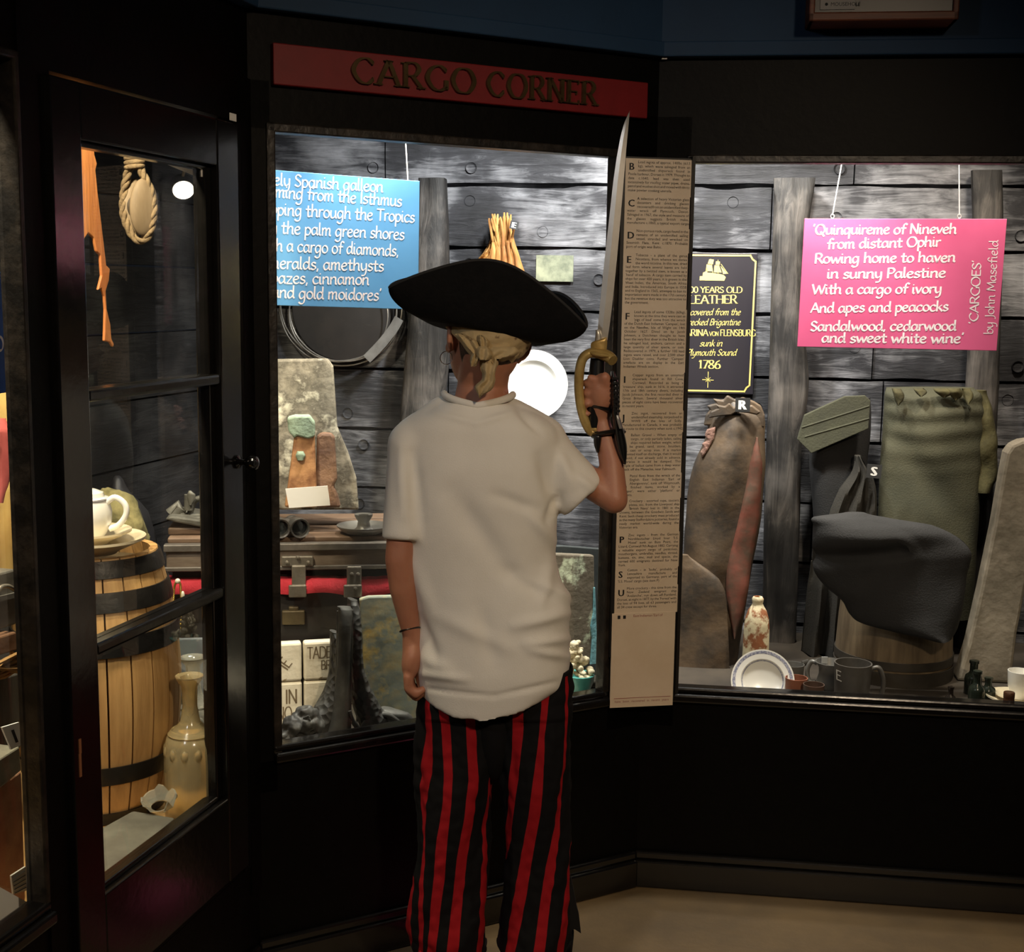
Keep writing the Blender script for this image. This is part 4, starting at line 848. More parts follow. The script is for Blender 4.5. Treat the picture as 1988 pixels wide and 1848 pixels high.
for i in range(N + 1):
    s = sl + (sr - sl) * i / N; sag = .012 * math.exp(-((s - .055) / .07) ** 2) + .003 * math.sin(s * 40); zz0 = zr0 - sag - .004; zz1 = zr1 - sag * .2 - .002 + .002 * noise.noise((s * 60, 0, 0)); ww = -.002 + .006 * math.sin(s * 23)
    vs += [P('K', s, ww, zz0), P('K', s, ww - .003, (zz0 + zz1) / 2), P('K', s, ww + .004, zz1), P('K', s, .05, zz1 + .004), P('K', s, .05, zz0)]
g.add(vs, [(i * 5 + q, i * 5 + (q + 1) % 5, i * 5 + 5 + (q + 1) % 5, i * 5 + 5 + q) for i in range(N) for q in range(5)] + [tuple(range(5)), tuple(N * 5 + q for q in range(5))])
g.build('red_lining', mat('red_baize', (200, 52, 66), (184, 40, 54), .85, 30, bump=.2, bscale=200), o, smooth=50)
g = G(); g.fbox('K', sl + .01, sr - .01, .03, .33, zr0 - .004, zb); g.build('gap_shade_block', mat('gap_shade', (20, 16, 14), rough=.9), o)  # dark block fills the gap under the lid, shade put into its colour
TIN = mat('tin_hasp', (150, 144, 132), (110, 102, 90), .38, 16, 6, metal=.6, bump=.2)
def px_box(g, u0, u1, v0, v1, w0, w1, W='K'):
    s0, za = sz(W, u0, v0, w0); s1, zc = sz(W, u1, v1, w0); g.fbox(W, min(s0, s1), max(s0, s1), w0, w1, min(za, zc), max(za, zc))
h = None
for (ub, us, u2, vt) in ((545, 566, 594, 1098), (660, 673, 702, 1100)):
    g = G(); px_box(g, us, u2, vt, 1140, -.010, -.004); px_box(g, us - 6, u2 + 1, 1136, 1160, -.014, -.007)
    if ub == 545: px_box(g, 546, 608, 1080, 1100, -.006, .004)
    hs = g.build('hasp', TIN, o, bevel=.003)
    for (u, v) in (((578, 1082), (557, 1092), (598, 1092)) if ub == 545 else ((683, 1115), (695, 1115), (690, 1143))):
        g = G(); g.lathe([(0, -.003), (.004, -.002), (.0045, 0)], Matrix.Translation(at('K', u, v, -.0135 if v > 1120 else -.010)) @ Matrix.Rotation(.13, 4, 'Z') @ Matrix.Rotation(-pi / 2, 4, 'X'), 12); g.build('rivet', TIN, hs)
g = G(); px_box(g, 547, 592, 1186, 1213, -.0, .013); px_box(g, 560, 580, 1178, 1186, .002, .013); g.build('lock_plate', mat('old_brass_plate', (110, 98, 72), (80, 70, 52), .45, 14, metal=.5, bump=.2), o, bevel=.003)
# on the chest lid
ZT = zt + .0125
SLABG = mat('corroded_slab', (150, 142, 124), (92, 86, 74), .8, 13, 9, (.40, .55, .66), bump=.9, bscale=26, c3=(206, 200, 178))
g = G(); g.prism('K', .17, [(520, 700), (541, 698), (637, 697), (647, 712), (655, 830), (676, 880), (692, 930), (697, 990), (520, 990)], .035, ZT); oo = g.build('metal_slab', SLABG, bevel=.005)
tag(oo, 'big pale corroded slab standing at the back of the chest lid', 'slab')
COPP = mat('copper_ingot', (186, 138, 92), (128, 84, 54), .65, 17, 9, (.40, .60), bump=.5, bscale=30)
COPG = mat('verdigris', (150, 172, 150), (118, 132, 110), .8, 30, bump=.4)
o = thing('copper_ingot', 'orange copper ingot with a green crusted top, leaning on the pale slab', 'ingot', at('K', 585, 985, .09))
g = G(); g.prism('K', .09, [(573, 830), (610, 826), (613, 900), (616, 986), (552, 986), (564, 900)], .03, ZT); g.build('bar', COPP, o, bevel=.006)
g = G(); g.prism('K', .083, [(557, 812), (572, 808), (600, 808), (611, 822), (611, 848), (598, 852), (576, 846), (572, 852), (560, 838)], .05); g.build('crusted_head', COPG, o, bevel=.006)
g = G(); g.loft('K', .088, [(876, 577, 589), (884, 574, 593), (893, 577, 590)], .006, .006, 8, 4); g.build('green_spot', COPG, o, smooth=50)
g = G(); g.prism('K', .11, [(615, 846), (625, 840), (645, 842), (650, 850), (655, 930), (648, 944), (656, 962), (662, 986), (612, 986)], .028, ZT)
tag(g.build('copper_ingot', mat('brown_copper', (138, 106, 82), (92, 66, 52), .65, 18, 9, (.4, .6), bump=.5), bevel=.006), 'brown-red copper ingot right of the green-topped one', 'ingot')
g = G(); g.prism('K', .05, [(554, 949), (636, 943), (641, 981), (561, 986)], .003); tag(g.build('caption_card', WHITE), 'blank bright white card propped against the copper ingots', 'card')
# binoculars
BIN = mat('binocular_grey', (84, 82, 78), (58, 56, 54), .4, 20, 6, metal=.3, bump=.25)
o = thing('binoculars', 'pair of old grey binoculars lying on the chest lid, lenses to the front', 'binoculars', at('K', 560, 1040, .03))
for i, (uf, ub) in enumerate(((582, 566), (544, 533))):
    k = mpp('K', 580, 1025); r = 20 * k; f = at('K', uf, 1022, .015); f.z = ZT + r * 1.02; b = at('K', ub, 1005, .09); b.z = ZT + r * 1.0; ax = b - f; l = ax.length
    M = Matrix.Translation(f) @ ax.to_track_quat('Z', 'Y').to_matrix().to_4x4()
    g = G(); g.lathe([(r * .78, .012), (r * .8, -.004), (r * .95, -.006), (r, .0), (r, .022), (r * .92, .024), (r * .86, l * .6), (r * .6, l * .68), (r * .6, l * .85), (r * .78, l * .87), (r * .78, l), (r * .5, l), (0, l)], M, 32); g.build('tube', BIN, o, smooth=40)
    g = G(); g.lathe([(0, .008), (r * .8, .011)], M, 24); g.build('lens', mat('dull_lens', (34, 40, 42), rough=.08, spec=.9), o, smooth=60)
g = G(); g.tube([at('K', 562, 1012, .05), at('K', 545, 1010, .05)], .006, 8); g.build('bridge', BIN, o)
# chamberstick
o = thing('chamberstick', 'pewter chamberstick, a candle socket on a round dish, on the chest lid', 'candlestick', at('K', 706, 1030, .06)); c = at('K', 706, 1010, .07); c = Vector((c.x, c.y, ZT + .002)); k = mpp('K', 706, 1010, .07); M = Matrix.Translation(c)
g = G(); R0 = 52 * k; g.lathe([(0, 0), (R0 * .7, 0), (R0 * .8, .003), (R0, .014), (R0 * 1.01, .017), (R0 * .78, .008), (R0 * .68, .005), (0, .005)], M, 48); g.build('dish', PEWT, o, smooth=45)
g = G(); r = 18 * k; g.lathe([(r * 1.2, .004), (r * .75, .012), (r * .62, .025), (r * .95, .037), (r * 1.0, .042), (r * .55, .04), (r * .5, .02), (0, .02)], M, 32); g.build('socket', PEWT, o, smooth=50)
g = G(); g.tube(crom([c + Vector((R0 * .8, -.01, .008)), c + Vector((R0 * 1.2, -.012, .022)), c + Vector((R0 * 1.25, -.01, .006)), c + Vector((R0 * .9, -.012, .004))], 5), .004, 6, flat=.6); g.build('handle', PEWT, o, smooth=60)
# salvaged ship's instrument, left end of the lid
INS = mat('crusted_gunmetal', (112, 110, 100), (70, 68, 60), .6, 14, 8, metal=.3, bump=.4)
o = thing('ship_instrument', 'corroded grey instrument frame with posts and a ring on the chest lid', 'instrument', at('K', 370, 1022, .12)); zi = ZT + .002
def kp(u, v, w): return at('K', u, v, w)
g = G(); g.prism('K', .06, [(320, 1008), (330, 1002), (410, 1012), (430, 1016), (430, 1026), (408, 1028), (392, 1024), (340, 1014)], .14); g.build('base_plate', INS, o, bevel=.004)
ZB = max(p.z for p in [at('K', 370, 1005, .1)])
g = G(); cc = at('K', 384, 1004, .10); g.tube([cc + Vector((.03 * math.cos(t), .02 * math.sin(t), 0)) for t in [2 * pi * q / 24 for q in range(24)]], .006, 8, closed=True); g.build('ring', INS, o, smooth=60)
for pts, r in (([(366, 990), (366, 960)], .010), ([(404, 1006), (404, 984)], .011), ([(352, 1000), (345, 980), (330, 996)], .012), ([(402, 985), (405, 957)], .005), ([(336, 1004), (352, 985)], .014)):
    g = G(); g.tube([kp(*p, .11) for p in pts], r, 10); g.build('post', INS, o, smooth=40)
g = G(); g.loft('K', .10, [(953, 366, 371), (960, 363, 379), (972, 364, 378), (980, 367, 373)], .008, .004, 6, 3); g.build('fin', INS, o, smooth=40)
g = G(); a = [kp(*p, .12) for p in ((368, 1000), (378, 972), (398, 968), (410, 980))]; g.tube(crom(a, 5), .007, 8); g.build('arch', INS, o, smooth=60)
g = G(); g.fbox('K', sz('K', 326, 1030, .07)[0], sz('K', 432, 1030, .07)[0], .07, .2, ZT, ZT + .016); g.build('plinth', SLAT, o, bevel=.003)
# white brick slab with moulded letters, in front of chest
MB = mat('white_brick', (226, 218, 196), (168, 150, 118), .8, 12, 8, (.62, .4), bump=.4, bscale=30)
MB2 = mat('moulded_letter', (120, 104, 80), rough=.9)
WF['T'] = (-.25, 2.83)
BR = [(470, 585), (590, 655), (659, 735)]
zb2 = sz('T', 600, 1322)[1]; zt2 = sz('T', 600, 1247)[1]; zt3 = zb2 - (zt2 - zb2)
lab = {(0, 1): ('upper', 'left'), }
for r, (za, zc) in enumerate(((zb2 + .001, zt2), (ZL, zb2 - .001))):
    for q, (ua, ub) in enumerate(((520, 586), (590, 656), (660, 692))):
        sa2 = sz('T', ua, 1300)[0]; sb2 = sz('T', ub, 1300)[0]
        nm = (('upper', 'lower')[r], ('leftmost', 'middle', 'rightmost')[q])
        o = thing('tea_brick', 'moulded white brick, %s row, %s behind the scaly iron stand' % nm, 'brick', P('T', (sa2 + sb2) / 2, .02, za), 'moulded white bricks')
        g = G(); g.fbox('T', sa2, sb2, 0, .028, za, zc); g.build('block', MB, o, bevel=.005)
        g = G(); wd2 = sb2 - sa2; nT = -fr('T')[0]
        def wr(t, x, y, hh, ww, ang=0):
            ca, sa_ = math.cos(ang), math.sin(ang); p0 = P('T', sa2 + wd2 * x, -.0006, za + (zc - za) * y); dv = fr('T')[1] * ca + Vector((0, 0, sa_))
            pen(g, t, p0, p0 + dv * (wd2 * ww), Vector((0, 0, ca)) - fr('T')[1] * sa_, nT, hh * (zc - za) * .7, nib=.1, wt=1.2, mn=.5)
        if r == 0:
            if q == 0: wr('IE', .55, .3, .28, .28, .9)
            else: wr('TADE', .1, .58, .26, .7); wr('BR', .5, .28, .2, .3)
        else:
            if q == 0: wr('IN', .5, .55, .26, .36); wr('INO', .2, .2, .24, .5)
            else: wr('WE', .35, .55, .3, .5, -.7)
        g.build('moulded_letters', MB2, o)
# scaly iron stand
IRON = mat('grey_cast_iron', (112, 112, 106), (74, 74, 72), .55, 12, 7, metal=.35, bump=.3)
SCALE = mat('scaled_iron', (98, 98, 94), (62, 62, 60), .55, 12, 6, metal=.35, bump=1, bscale=62, voro=True)
o = thing('iron_stand', 'grey cast-iron stand of two scaly fish round a hollow column', 'stand', at('C', 680, 1425, .14))
IW = .095
g = G(); g.loft('C', IW, [(1178, 656, 681), (1184, 658, 684), (1230, 657, 682), (1290, 655, 680), (1340, 651, 679), (1380, 646, 678), (1410, 640, 677), (1440, 632, 675), (1470, 628, 675)], .012, .012, 10, 4, foot=ZL); g.build('column', IRON, o, smooth=40)
g = G(); g.tube(crom([at('C', u, v, IW + .01) for u, v in ((657, 1186), (656, 1250), (652, 1340), (640, 1400))], 4), .004, 6); g.tube(crom([at('C', u, v, IW + .0) for u, v in ((682, 1184), (681, 1260), (679, 1360), (678, 1440))], 4), .004, 6); g.build('rib', IRON, o, smooth=50)
g = G(); g.loft('C', IW + .03, [(1228, 646, 660), (1260, 646, 662), (1310, 643, 662), (1345, 632, 662), (1372, 616, 660), (1392, 602, 656), (1410, 588, 650), (1430, 576, 640), (1445, 570, 630), (1475, 566, 625)], .03, .03, 14, 5, foot=ZL); g.build('fish_body', SCALE, o, smooth=50)
g = G(); g.loft('C', IW + .02, [(1165, 681, 694), (1185, 679, 698), (1230, 679, 699), (1290, 680, 702), (1330, 682, 716), (1355, 685, 730), (1380, 690, 744), (1400, 698, 756), (1425, 704, 770), (1460, 706, 778)], .03, .03, 14, 5, foot=ZL); g.build('fish_body', SCALE, o, smooth=50)
g = G(); c = at('C', 592, 1398, IW - .01); g.ell(c, (.034, .026, .03)); g.ell(at('C', 566, 1410, IW - .015), (.024, .022, .024)); g.ell(at('C', 612, 1412, IW - .02), (.018, .014, .026)); g.ell(at('C', 556, 1428, IW - .02), (.02, .02, .018)); g.cap(at('C', 590, 1440, IW), .03, at('C', 566, 1452, IW - .02), .02)
h = remesh(g, .0035, 3); h.build('fish_head', IRON, o, disp=(.008, 45), smooth=50)
g = G()
for i in range(7): a = at('C', 600 + i * 2.5, 1390 + i * 6, IW - .034); g.tube([a, a + Vector((-.012, .002, -.006))], .003, 6)
g.build('gill', IRON, o, smooth=50)
g = G(); a = [at('C', u, v, IW + .0) for u, v in ((702, 1424), (708, 1405), (722, 1391), (742, 1386), (762, 1391), (778, 1404))]; g.tube(crom(a, 4), .006, 8, flat=.7); g.build('curl', IRON, o, smooth=60)
g = G(); a = [at('C', u, v, IW - .01) for u, v in ((679, 1380), (684, 1395), (692, 1410), (702, 1420))]; g.tube(crom(a, 4), [.004] * 6 + [.006] * 7, 8, flat=.6); g.build('fin', IRON, o, smooth=60)
g = G(); g.loft('C', IW + .01, [(1378, 745, 770), (1385, 740, 795), (1400, 735, 806), (1430, 730, 812), (1460, 728, 815)], .03, .012, 10, 4, foot=ZL); g.build('base', IRON, o, smooth=50)
# corroded plates
VERD = mat('gold_verdigris_plate', (206, 190, 140), (152, 162, 150), .75, 10, 9, (.36, .52, .62), bump=.25, bscale=30, c3=(236, 208, 128))
g = G(); g.prism('K', -.034, [(697, 1163), (715, 1158), (790, 1156), (850, 1158), (850, 1445), (712, 1445), (705, 1330), (702, 1250)], .016, ZL); tag(g.build('copper_plate', VERD, bevel=.004), 'corroded copper plate blotched grey-green and gold, left of the boy', 'plate')
DBRD = mat('dark_backing_board', (52, 58, 58), (38, 42, 43), .6, 8, bump=.2)
g = G(); g.prism('C', .26, [(1030, 1060), (1095, 1060), (1171, 1066), (1175, 1340), (1030, 1380)], .02, ZL); tag(g.build('backing_board', DBRD, bevel=.002), 'dark slate-grey board standing at the right end of the middle window', 'board')
DPL = mat('brown_crusted_plate', (92, 84, 70), (98, 90, 76), .7, 9, 9, (.3, .52, .58), bump=.6, bscale=30, c3=(190, 200, 172))
o = thing('metal_plate', 'brown metal plate with pale green crust and a turquoise edge, right of the boy', 'plate', at('C', 1120, 1290, .23))
g = G(); g.prism('C', .225, [(1020, 1076), (1090, 1075), (1154, 1078), (1155, 1160), (1159, 1290), (1020, 1310)], .02); g.build('plate', DPL, o, bevel=.004)
g = G(); g.prism('C', .222, [(1153, 1140), (1156, 1140), (1161, 1289), (1146, 1291), (1150, 1240), (1147, 1215), (1152, 1190)], .026); g.build('turquoise_edge', mat('turquoise_crust', (110, 160, 168), (84, 132, 142), .8, 24, bump=.4), o, bevel=.002)
ZC = .462
# turquoise bowl with shell lump
o = thing('turquoise_bowl', 'broken turquoise bowl heaped with a white shell lump, beside the boy\'s hip', 'bowl', at('C', 1128, 1345, .10)); c = at('C', 1124, 1340, .10); k = mpp('C', 1124, 1330, .10); c.z = ZL + .004
zt = sz('C', 1124, 1312, .10)[1]; h = zt - ZL; r = 24 * k; M = Matrix.Translation(c)
g = G(); g.lathe([(0, 0), (r * .45, 0), (r * .6, h * .2), (r * .95, h * .75), (r * 1.05, h), (r * .9, h), (r * .6, h * .4), (0, h * .3)], M, 28); g.build('bowl', mat('turquoise_glaze', (84, 160, 154), (56, 120, 118), .35, 12), o, disp=(.004, 60), smooth=50)
rr = random.Random(9); g = G()
for i in range(80):
    t = rr.random(); ang = rr.uniform(0, 2 * pi); rad = r * (1.05 - .75 * t) * math.sqrt(rr.random()); p = c + Vector((rad * math.cos(ang) - .012 * t, rad * math.sin(ang) * .7, h * .9 + t * .082))
    g.ell(Matrix.Translation(p) @ Matrix.Rotation(rr.uniform(0, 6), 4, (rr.random(), rr.random(), rr.random())), (rr.uniform(.007, .012), rr.uniform(.006, .010), rr.uniform(.005, .008)), n=9, k=6)
g.build('shell_lump', mat('white_shell', (236, 228, 200), (196, 184, 152), .7, 40, bump=.3), o, smooth=60)
g = G(); a = at('C', 1157, 1332, .12)
for i in range(4): g.cap(a + Vector((.012, .01, .0)), .012, a + Vector((-.014, -.006 + .002 * i, .014 - .009 * i)), .005, 10)
a.z = ZL; tag(g.build('claw_foot', mat('dark_bronze', (56, 54, 44), (38, 36, 30), .5, 14, metal=.4), smooth=60), 'small dark claw-shaped casting beside the turquoise bowl', 'casting')
g = G(); g.fbox('C', 1.36, 1.615, .03, .17, ZL, ZL + .004); tag(g.build('paper_lining', mat('pale_paper', (224, 214, 190), (206, 194, 168), .7, 8)), 'pale paper lining laid along the floor of the middle window', 'paper')

# ------------------------------------------------------------------ LEFT DOOR DISPLAY
ZD = .40
o = thing('barrel', 'small oak barrel with four dark iron hoops behind the glazed door', 'barrel', (0, 0, 0)); k0 = ray(188, 1300); c = k0 * (2.6 / math.hypot(k0.x, k0.y)); c = Vector((c.x, c.y, ZD)); o.location = c
zt = CAMZ + ray(200, 1063).z / math.hypot(*ray(200, 1063).xy) * 2.6; H = zt - ZD; M = Matrix.Translation(c)
r0, r1 = .120, .160
def br(t): return r0 + (r1 - r0) * (1 - (2 * t - 1) ** 2)
OAK = mat('oak_staves', (206, 164, 104), (160, 118, 68), .55, 3.5, 7, (.32, .7), bump=.2, stretch=(9, 9, .7))
g = G(); N = 22
for i in range(N):
    a0 = 2 * pi * i / N + .012; a1 = 2 * pi * (i + 1) / N - .012; vs = []; fs = []; K = 14
    for j in range(K + 1):
        t = j / K; R_ = br(t) * (1 + .012 * noise.noise((i * 3.1, 0, 0)))
        for a, q in ((a0, R_), ((a0 + a1) / 2, R_ * 1.004), (a1, R_), (a1, R_ - .014), (a0, R_ - .014)): vs.append((q * math.cos(a), q * math.sin(a), H * t))
    for j in range(K):
        for q in range(5): fs.append((j * 5 + q, j * 5 + (q + 1) % 5, j * 5 + 5 + (q + 1) % 5, j * 5 + 5 + q))
    fs += [tuple(range(5)), tuple(K * 5 + q for q in range(5))]; g.add(vs, fs, M)
g.build('staves', OAK, o, smooth=30)
g = G(); g.lathe([(0, H - .03), (r0 * .93, H - .03), (r0 * .93, H - .045), (0, H - .045)], M, 40); g.build('head', mat('barrel_head', (96, 84, 62), (70, 60, 44), .4, 8), o)
HOOP = mat('black_iron_hoop', (44, 42, 40), (30, 29, 28), .4, 16, 6, metal=.4, bump=.3)
for t0, t1 in ((.935, .995), (.815, .885), (.655, .725), (.17, .24), (.005, .05)):
    g = G(); g.lathe([(br(t0) + .001, H * t0), (br(t0) + .0045, H * t0), (br((t0 + t1) / 2) + .0048, H * (t0 + t1) / 2), (br(t1) + .0045, H * t1), (br(t1) + .001, H * t1)], M, 56, True); g.build('hoop', HOOP, o, smooth=40)
# china on the barrel
ck = Vector((.016, -.05, H)); base = c + ck
def vring(prof, M, m, nm, par, n=48): g = G(); g.lathe(prof, M, n); return g.build(nm, m, par, smooth=45)
saucer('larger cream plate resting on the barrel rim', base + Vector((0, 0, .001)), .098, CREAM, 'china_plate', 'plate')
pb = base + Vector((-.006, 0, .020)); saucer('smaller cream saucer on the plate, under the white coffee pot', pb, .078, CREAM)
pot = pb + Vector((-.004, .0, .0105)); o = thing('coffee_pot', 'white china pot with a loop handle on the barrel top', 'pot', pot); M = Matrix.Translation(pot); hP = .085
vring([(0, 0), (.030, 0), (.036, .008), (.046, .03), (.047, .05), (.043, .066), (.040, .072), (.042, .076), (.034, .078), (.0, .078)], M, CHINA, 'body', o)
vring([(.0405, .072), (.0425, .074), (.0405, .0755)], M, mat('grey_line', (150, 150, 160), rough=.3), 'band', o)
vring([(.034, .078), (.032, .086), (.018, .092), (.006, .094), (.006, .100), (.009, .104), (.0, .108)], M, CHINA, 'lid', o)
g = G(); g.tube(crom([M @ Vector(p) for p in ((.040, -.004, .068), (.056, -.004, .078), (.074, -.004, .066), (.076, -.004, .046), (.062, -.004, .026), (.044, -.004, .018))], 6), .0058, 10); g.build('handle', CHINA, o, smooth=60)
# olive crusted lump and dark bag behind barrel
k0 = ray(244, 1000); p = k0 * (2.87 / math.hypot(k0.x, k0.y)); p = Vector((p.x, p.y, 0))
MOSS = mat('olive_crust', (150, 140, 92), (92, 88, 54), .9, 18, 9, (.35, .6), bump=.8, bscale=40)
g = G(); zz0 = CAMZ + ray(258, 945).z / math.hypot(*ray(258, 945).xy) * 2.86; zq = zz0 - .19
g.ell(Matrix.Translation((p.x - .02, p.y, zq + .09)) @ Matrix.Rotation(-.28, 4, 'Y'), (.06, .06, .095), n=28, k=18)
g.cap((p.x - .0, p.y + .02, ZD), .06, (p.x - .01, p.y + .01, zq + .06), .056, 24)
tag(g.build('crusted_jar', MOSS, disp=(.016, 30), smooth=60), 'olive crusted jar standing behind the barrel', 'jar')
k0 = ray(256, 1000); p2 = k0 * (3.02 / math.hypot(k0.x, k0.y)); g = G()
g.ell(Matrix.Translation((p2.x + .015, p2.y, .80)) @ Matrix.Rotation(-.25, 4, 'Y'), (.05, .05, .2), n=28, k=18); g.cap((p2.x + .01, p2.y, ZD), .05, (p2.x + .01, p2.y, .7), .055, 24)
tag(g.build('dark_bag', mat('black_oilcloth', (40, 40, 44), (26, 26, 29), .5, 8, bump=.3), disp=(.02, 12), smooth=60), 'black oilcloth bag slumped between the olive jar and the chest', 'bag')
# bead chain hanging over chest edge
o = thing('bead_chain', 'gold bead chain hanging in front of the red chest lining', 'chain', at('K', 345, 1190, -.06)); g = G()
kz = [(336, 1190), (337, 1165), (338, 1145), (340, 1134), (345, 1128), (350, 1134), (351, 1150), (352, 1168), (352, 1190), (349, 1230)]
pts = crom([at('K', u, v, -.05) for u, v in kz], 6)
for q in pts: g.ell(q, (.0026, .0026, .0026), n=8, k=6)
g.build('beads', mat('gold_beads', (214, 184, 96), rough=.22, metal=.9), o, smooth=60)
g = G(); g.ell(at('K', 345, 1128, -.05), (.006, .005, .006), n=12, k=8); g.ell(at('K', 355, 1155, -.055), (.004, .004, .009), n=10, k=8); g.build('charm', mat('pearl_charm', (236, 228, 206), rough=.2), o, smooth=60)
# decanters
DEC = mat('worn_amber_glass', (226, 208, 160), (206, 182, 128), .16, 9, 6, trans=.72, spec=.6)
DEC2 = mat('worn_grey_glass', (222, 220, 202), (200, 196, 176), .16, 9, 6, trans=.75, spec=.6)
def decanter(label, u, vb, vt, R_, r, m, R0=None):
    k0 = ray(u, vb); hl = math.hypot(k0.x, k0.y); p = k0 * (R_ / hl); c = Vector((p.x, p.y, ZD)); k1 = ray(u, vt); zt = CAMZ + k1.z / math.hypot(k1.x, k1.y) * R_; h = zt - ZD
    o = thing('decanter', label, 'decanter', c, 'old glass decanters'); M = Matrix.Translation(c)
    g = G(); g.lathe([(0, 0), (r * .96, 0), (r, .01), (r, h * .40), (r * .97, h * .52), (r * .88, h * .58), (r * .62, h * .63), (r * .36, h * .69), (r * .27, h * .80), (r * .30, h * .93), (r * .48, h * .975), (r * .52, h), (r * .34, h * .99), (r * .2, h * .93), (r * .2, h * .75), (0, h * .7)], M, 40); g.build('body', m, o, smooth=50)
    g = G()
    for i in range(12):
        a = 2 * pi * i / 12; g.ell(M @ Vector((r * .87 * math.cos(a), r * .87 * math.sin(a), h * .49)), (r * .17, r * .17, h * .05), n=10, k=7)
    g.build('moulded_lobes', m, o, smooth=60)
    g = G(); g.lathe([(r * .62, h * .60), (r * .84, h * .605), (r * .70, h * .635)], M, 40, True); g.build('collar', m, o, smooth=60); return o
decanter('front amber glass decanter on the wooden case floor behind the door glass', 373, 1562, 1311, 2.475, .051, DEC)
decanter('rear grey glass decanter half hidden behind the amber one', 379, 1500, 1275, 2.72, .052, DEC2)
k0 = ray(395, 1420); p = k0 * (2.81 / math.hypot(k0.x, k0.y)); g = G(); M = Matrix.Translation((p.x + .01, p.y, ZD)) @ Matrix.Rotation(.15, 4, 'Z') @ Matrix.Rotation(-.12, 4, 'X')
g.box((-.07, 0, 0), (.07, .012, .26), M); tag(g.build('slate', mat('blue_slate', (118, 126, 132), (92, 98, 104), .5, 6), bevel=.003), 'blue-grey slate leaning behind the two decanters', 'slate')
# grey slab and broken glass
a = [onz(u, v, .452) for u, v in ((196, 1606), (258, 1572), (341, 1586), (206, 1706))]; a[3] = onz(203, 1705, .452)
g = G(); b = [Vector((q.x, q.y, ZD)) for q in a]; g.add(a + b, [(0, 1, 2, 3), (7, 6, 5, 4), (0, 4, 5, 1), (1, 5, 6, 2), (2, 6, 7, 3), (3, 7, 4, 0)])
tag(g.build('lead_ingot', mat('grey_lead', (122, 120, 106), (92, 90, 80), .6, 9, 7, bump=.3), bevel=.006), 'flat grey metal ingot lying on the case floor just inside the door', 'ingot')
c = onz(305, 1568, .452); o = thing('broken_glass', 'broken glass bowl base lying on the grey ingot', 'broken glass', c); M = Matrix.Translation(c + Vector((.006, .0, .001))) @ Matrix.Rotation(.3, 4, 'X')
g = G(); vs = []; rr = random.Random(2)
for i in range(24):
    t = 2 * pi * i / 24; hh = .012 + .016 * max(0, noise.noise((i * .9, 3, 1)) + .4) + (.014 if i % 7 == 0 else 0); vs += [(.018 * math.cos(t), .018 * math.sin(t), 0), (.034 * math.cos(t), .034 * math.sin(t), hh), (.031 * math.cos(t), .031 * math.sin(t), hh), (.016 * math.cos(t), .016 * math.sin(t), .004)]
g.add(vs, [(i * 4 + q, ((i + 1) % 24) * 4 + q, ((i + 1) % 24) * 4 + (q + 1) % 4, i * 4 + (q + 1) % 4) for i in range(24) for q in range(4)], M); g.build('shard', DEC2, o, smooth=30)
# splintered plank, hanging
PLW = mat('split_pine', (214, 140, 76), (178, 104, 54), .6, 4, 6, (.3, .7), bump=.3, stretch=(8, 8, .8))
g = G(); w = .30
g.prism('L', w, [(128, 240), (181, 240), (184, 300), (189, 318), (186, 330), (190, 370), (196, 420), (203, 480), (207, 515), (214, 522), (212, 545), (206, 565), (208, 600), (215, 630), (217, 658), (222, 668), (220, 674), (214, 664), (203, 662), (204, 640), (205, 600), (203, 575), (198, 560), (191, 563), (198, 535), (195, 495), (188, 488), (182, 462), (172, 452), (160, 470), (140, 480)], .006)
tag(g.build('split_plank', PLW, bevel=.002), 'splintered orange pine plank hanging point-down inside the door', 'plank')
# block and rope
w = .30; o = thing('pulley_block', 'old wooden pulley block hanging in a rope strop inside the door', 'pulley', at('L', 268, 466, w)); kk = .0011
def LP_(u, v, w=.30): return at('L', u, v, w)
WOODP = mat('bleached_wood', (150, 130, 104), (116, 98, 74), .65, 5, 6, bump=.25, stretch=(4, 4, .8)); ROPE = mat('old_rope', (146, 124, 92), (108, 90, 66), .85, 60, bump=.6, bscale=120)
cb = LP_(272, 402); a_ = WF['L'][0] + .5; MBk = Matrix.Translation(cb) @ Matrix.Rotation(.05, 4, 'Y')
MBk = MBk @ Matrix.Rotation(.75, 4, 'Z')
for i in (-1, 1):
    g = G(); g.ell(MBk @ Matrix.Translation((0, .016 * i, 0)), (.031, .0125, .058), n=24, k=14); g.build('cheek', WOODP, o, smooth=60)
g = G(); g.lathe([(0, -.006), (.026, -.006), (.022, 0), (.026, .006), (0, .006)], MBk @ Matrix.Rotation(pi / 2, 4, 'X'), 28); g.build('sheave', mat('dark_sheave', (70, 60, 48), rough=.6), o, smooth=40)
def rope(pts, r, par, nm='rope'):
    P_ = crom(pts, 10); vs = G(); n = len(P_); tot = 0; prev = Vector((1, .2, 0))
    strands = [[], [], []]
    for i, p in enumerate(P_):
        d = (P_[min(i + 1, n - 1)] - P_[max(i - 1, 0)]).normalized(); x = (prev - d * prev.dot(d)).normalized(); y = d.cross(x); prev = x
        if i: tot += (p - P_[i - 1]).length
        for q in range(3): t = tot / (r * 7) * 2 * pi + q * 2 * pi / 3; strands[q].append(p + x * (math.cos(t) * r * .5) + y * (math.sin(t) * r * .5))
    for st in strands: vs.tube(st, r * .58, 7)
    return vs.build(nm, ROPE, par, smooth=60)
top = LP_(262, 318); bot = cb + Vector((0, 0, -.062))
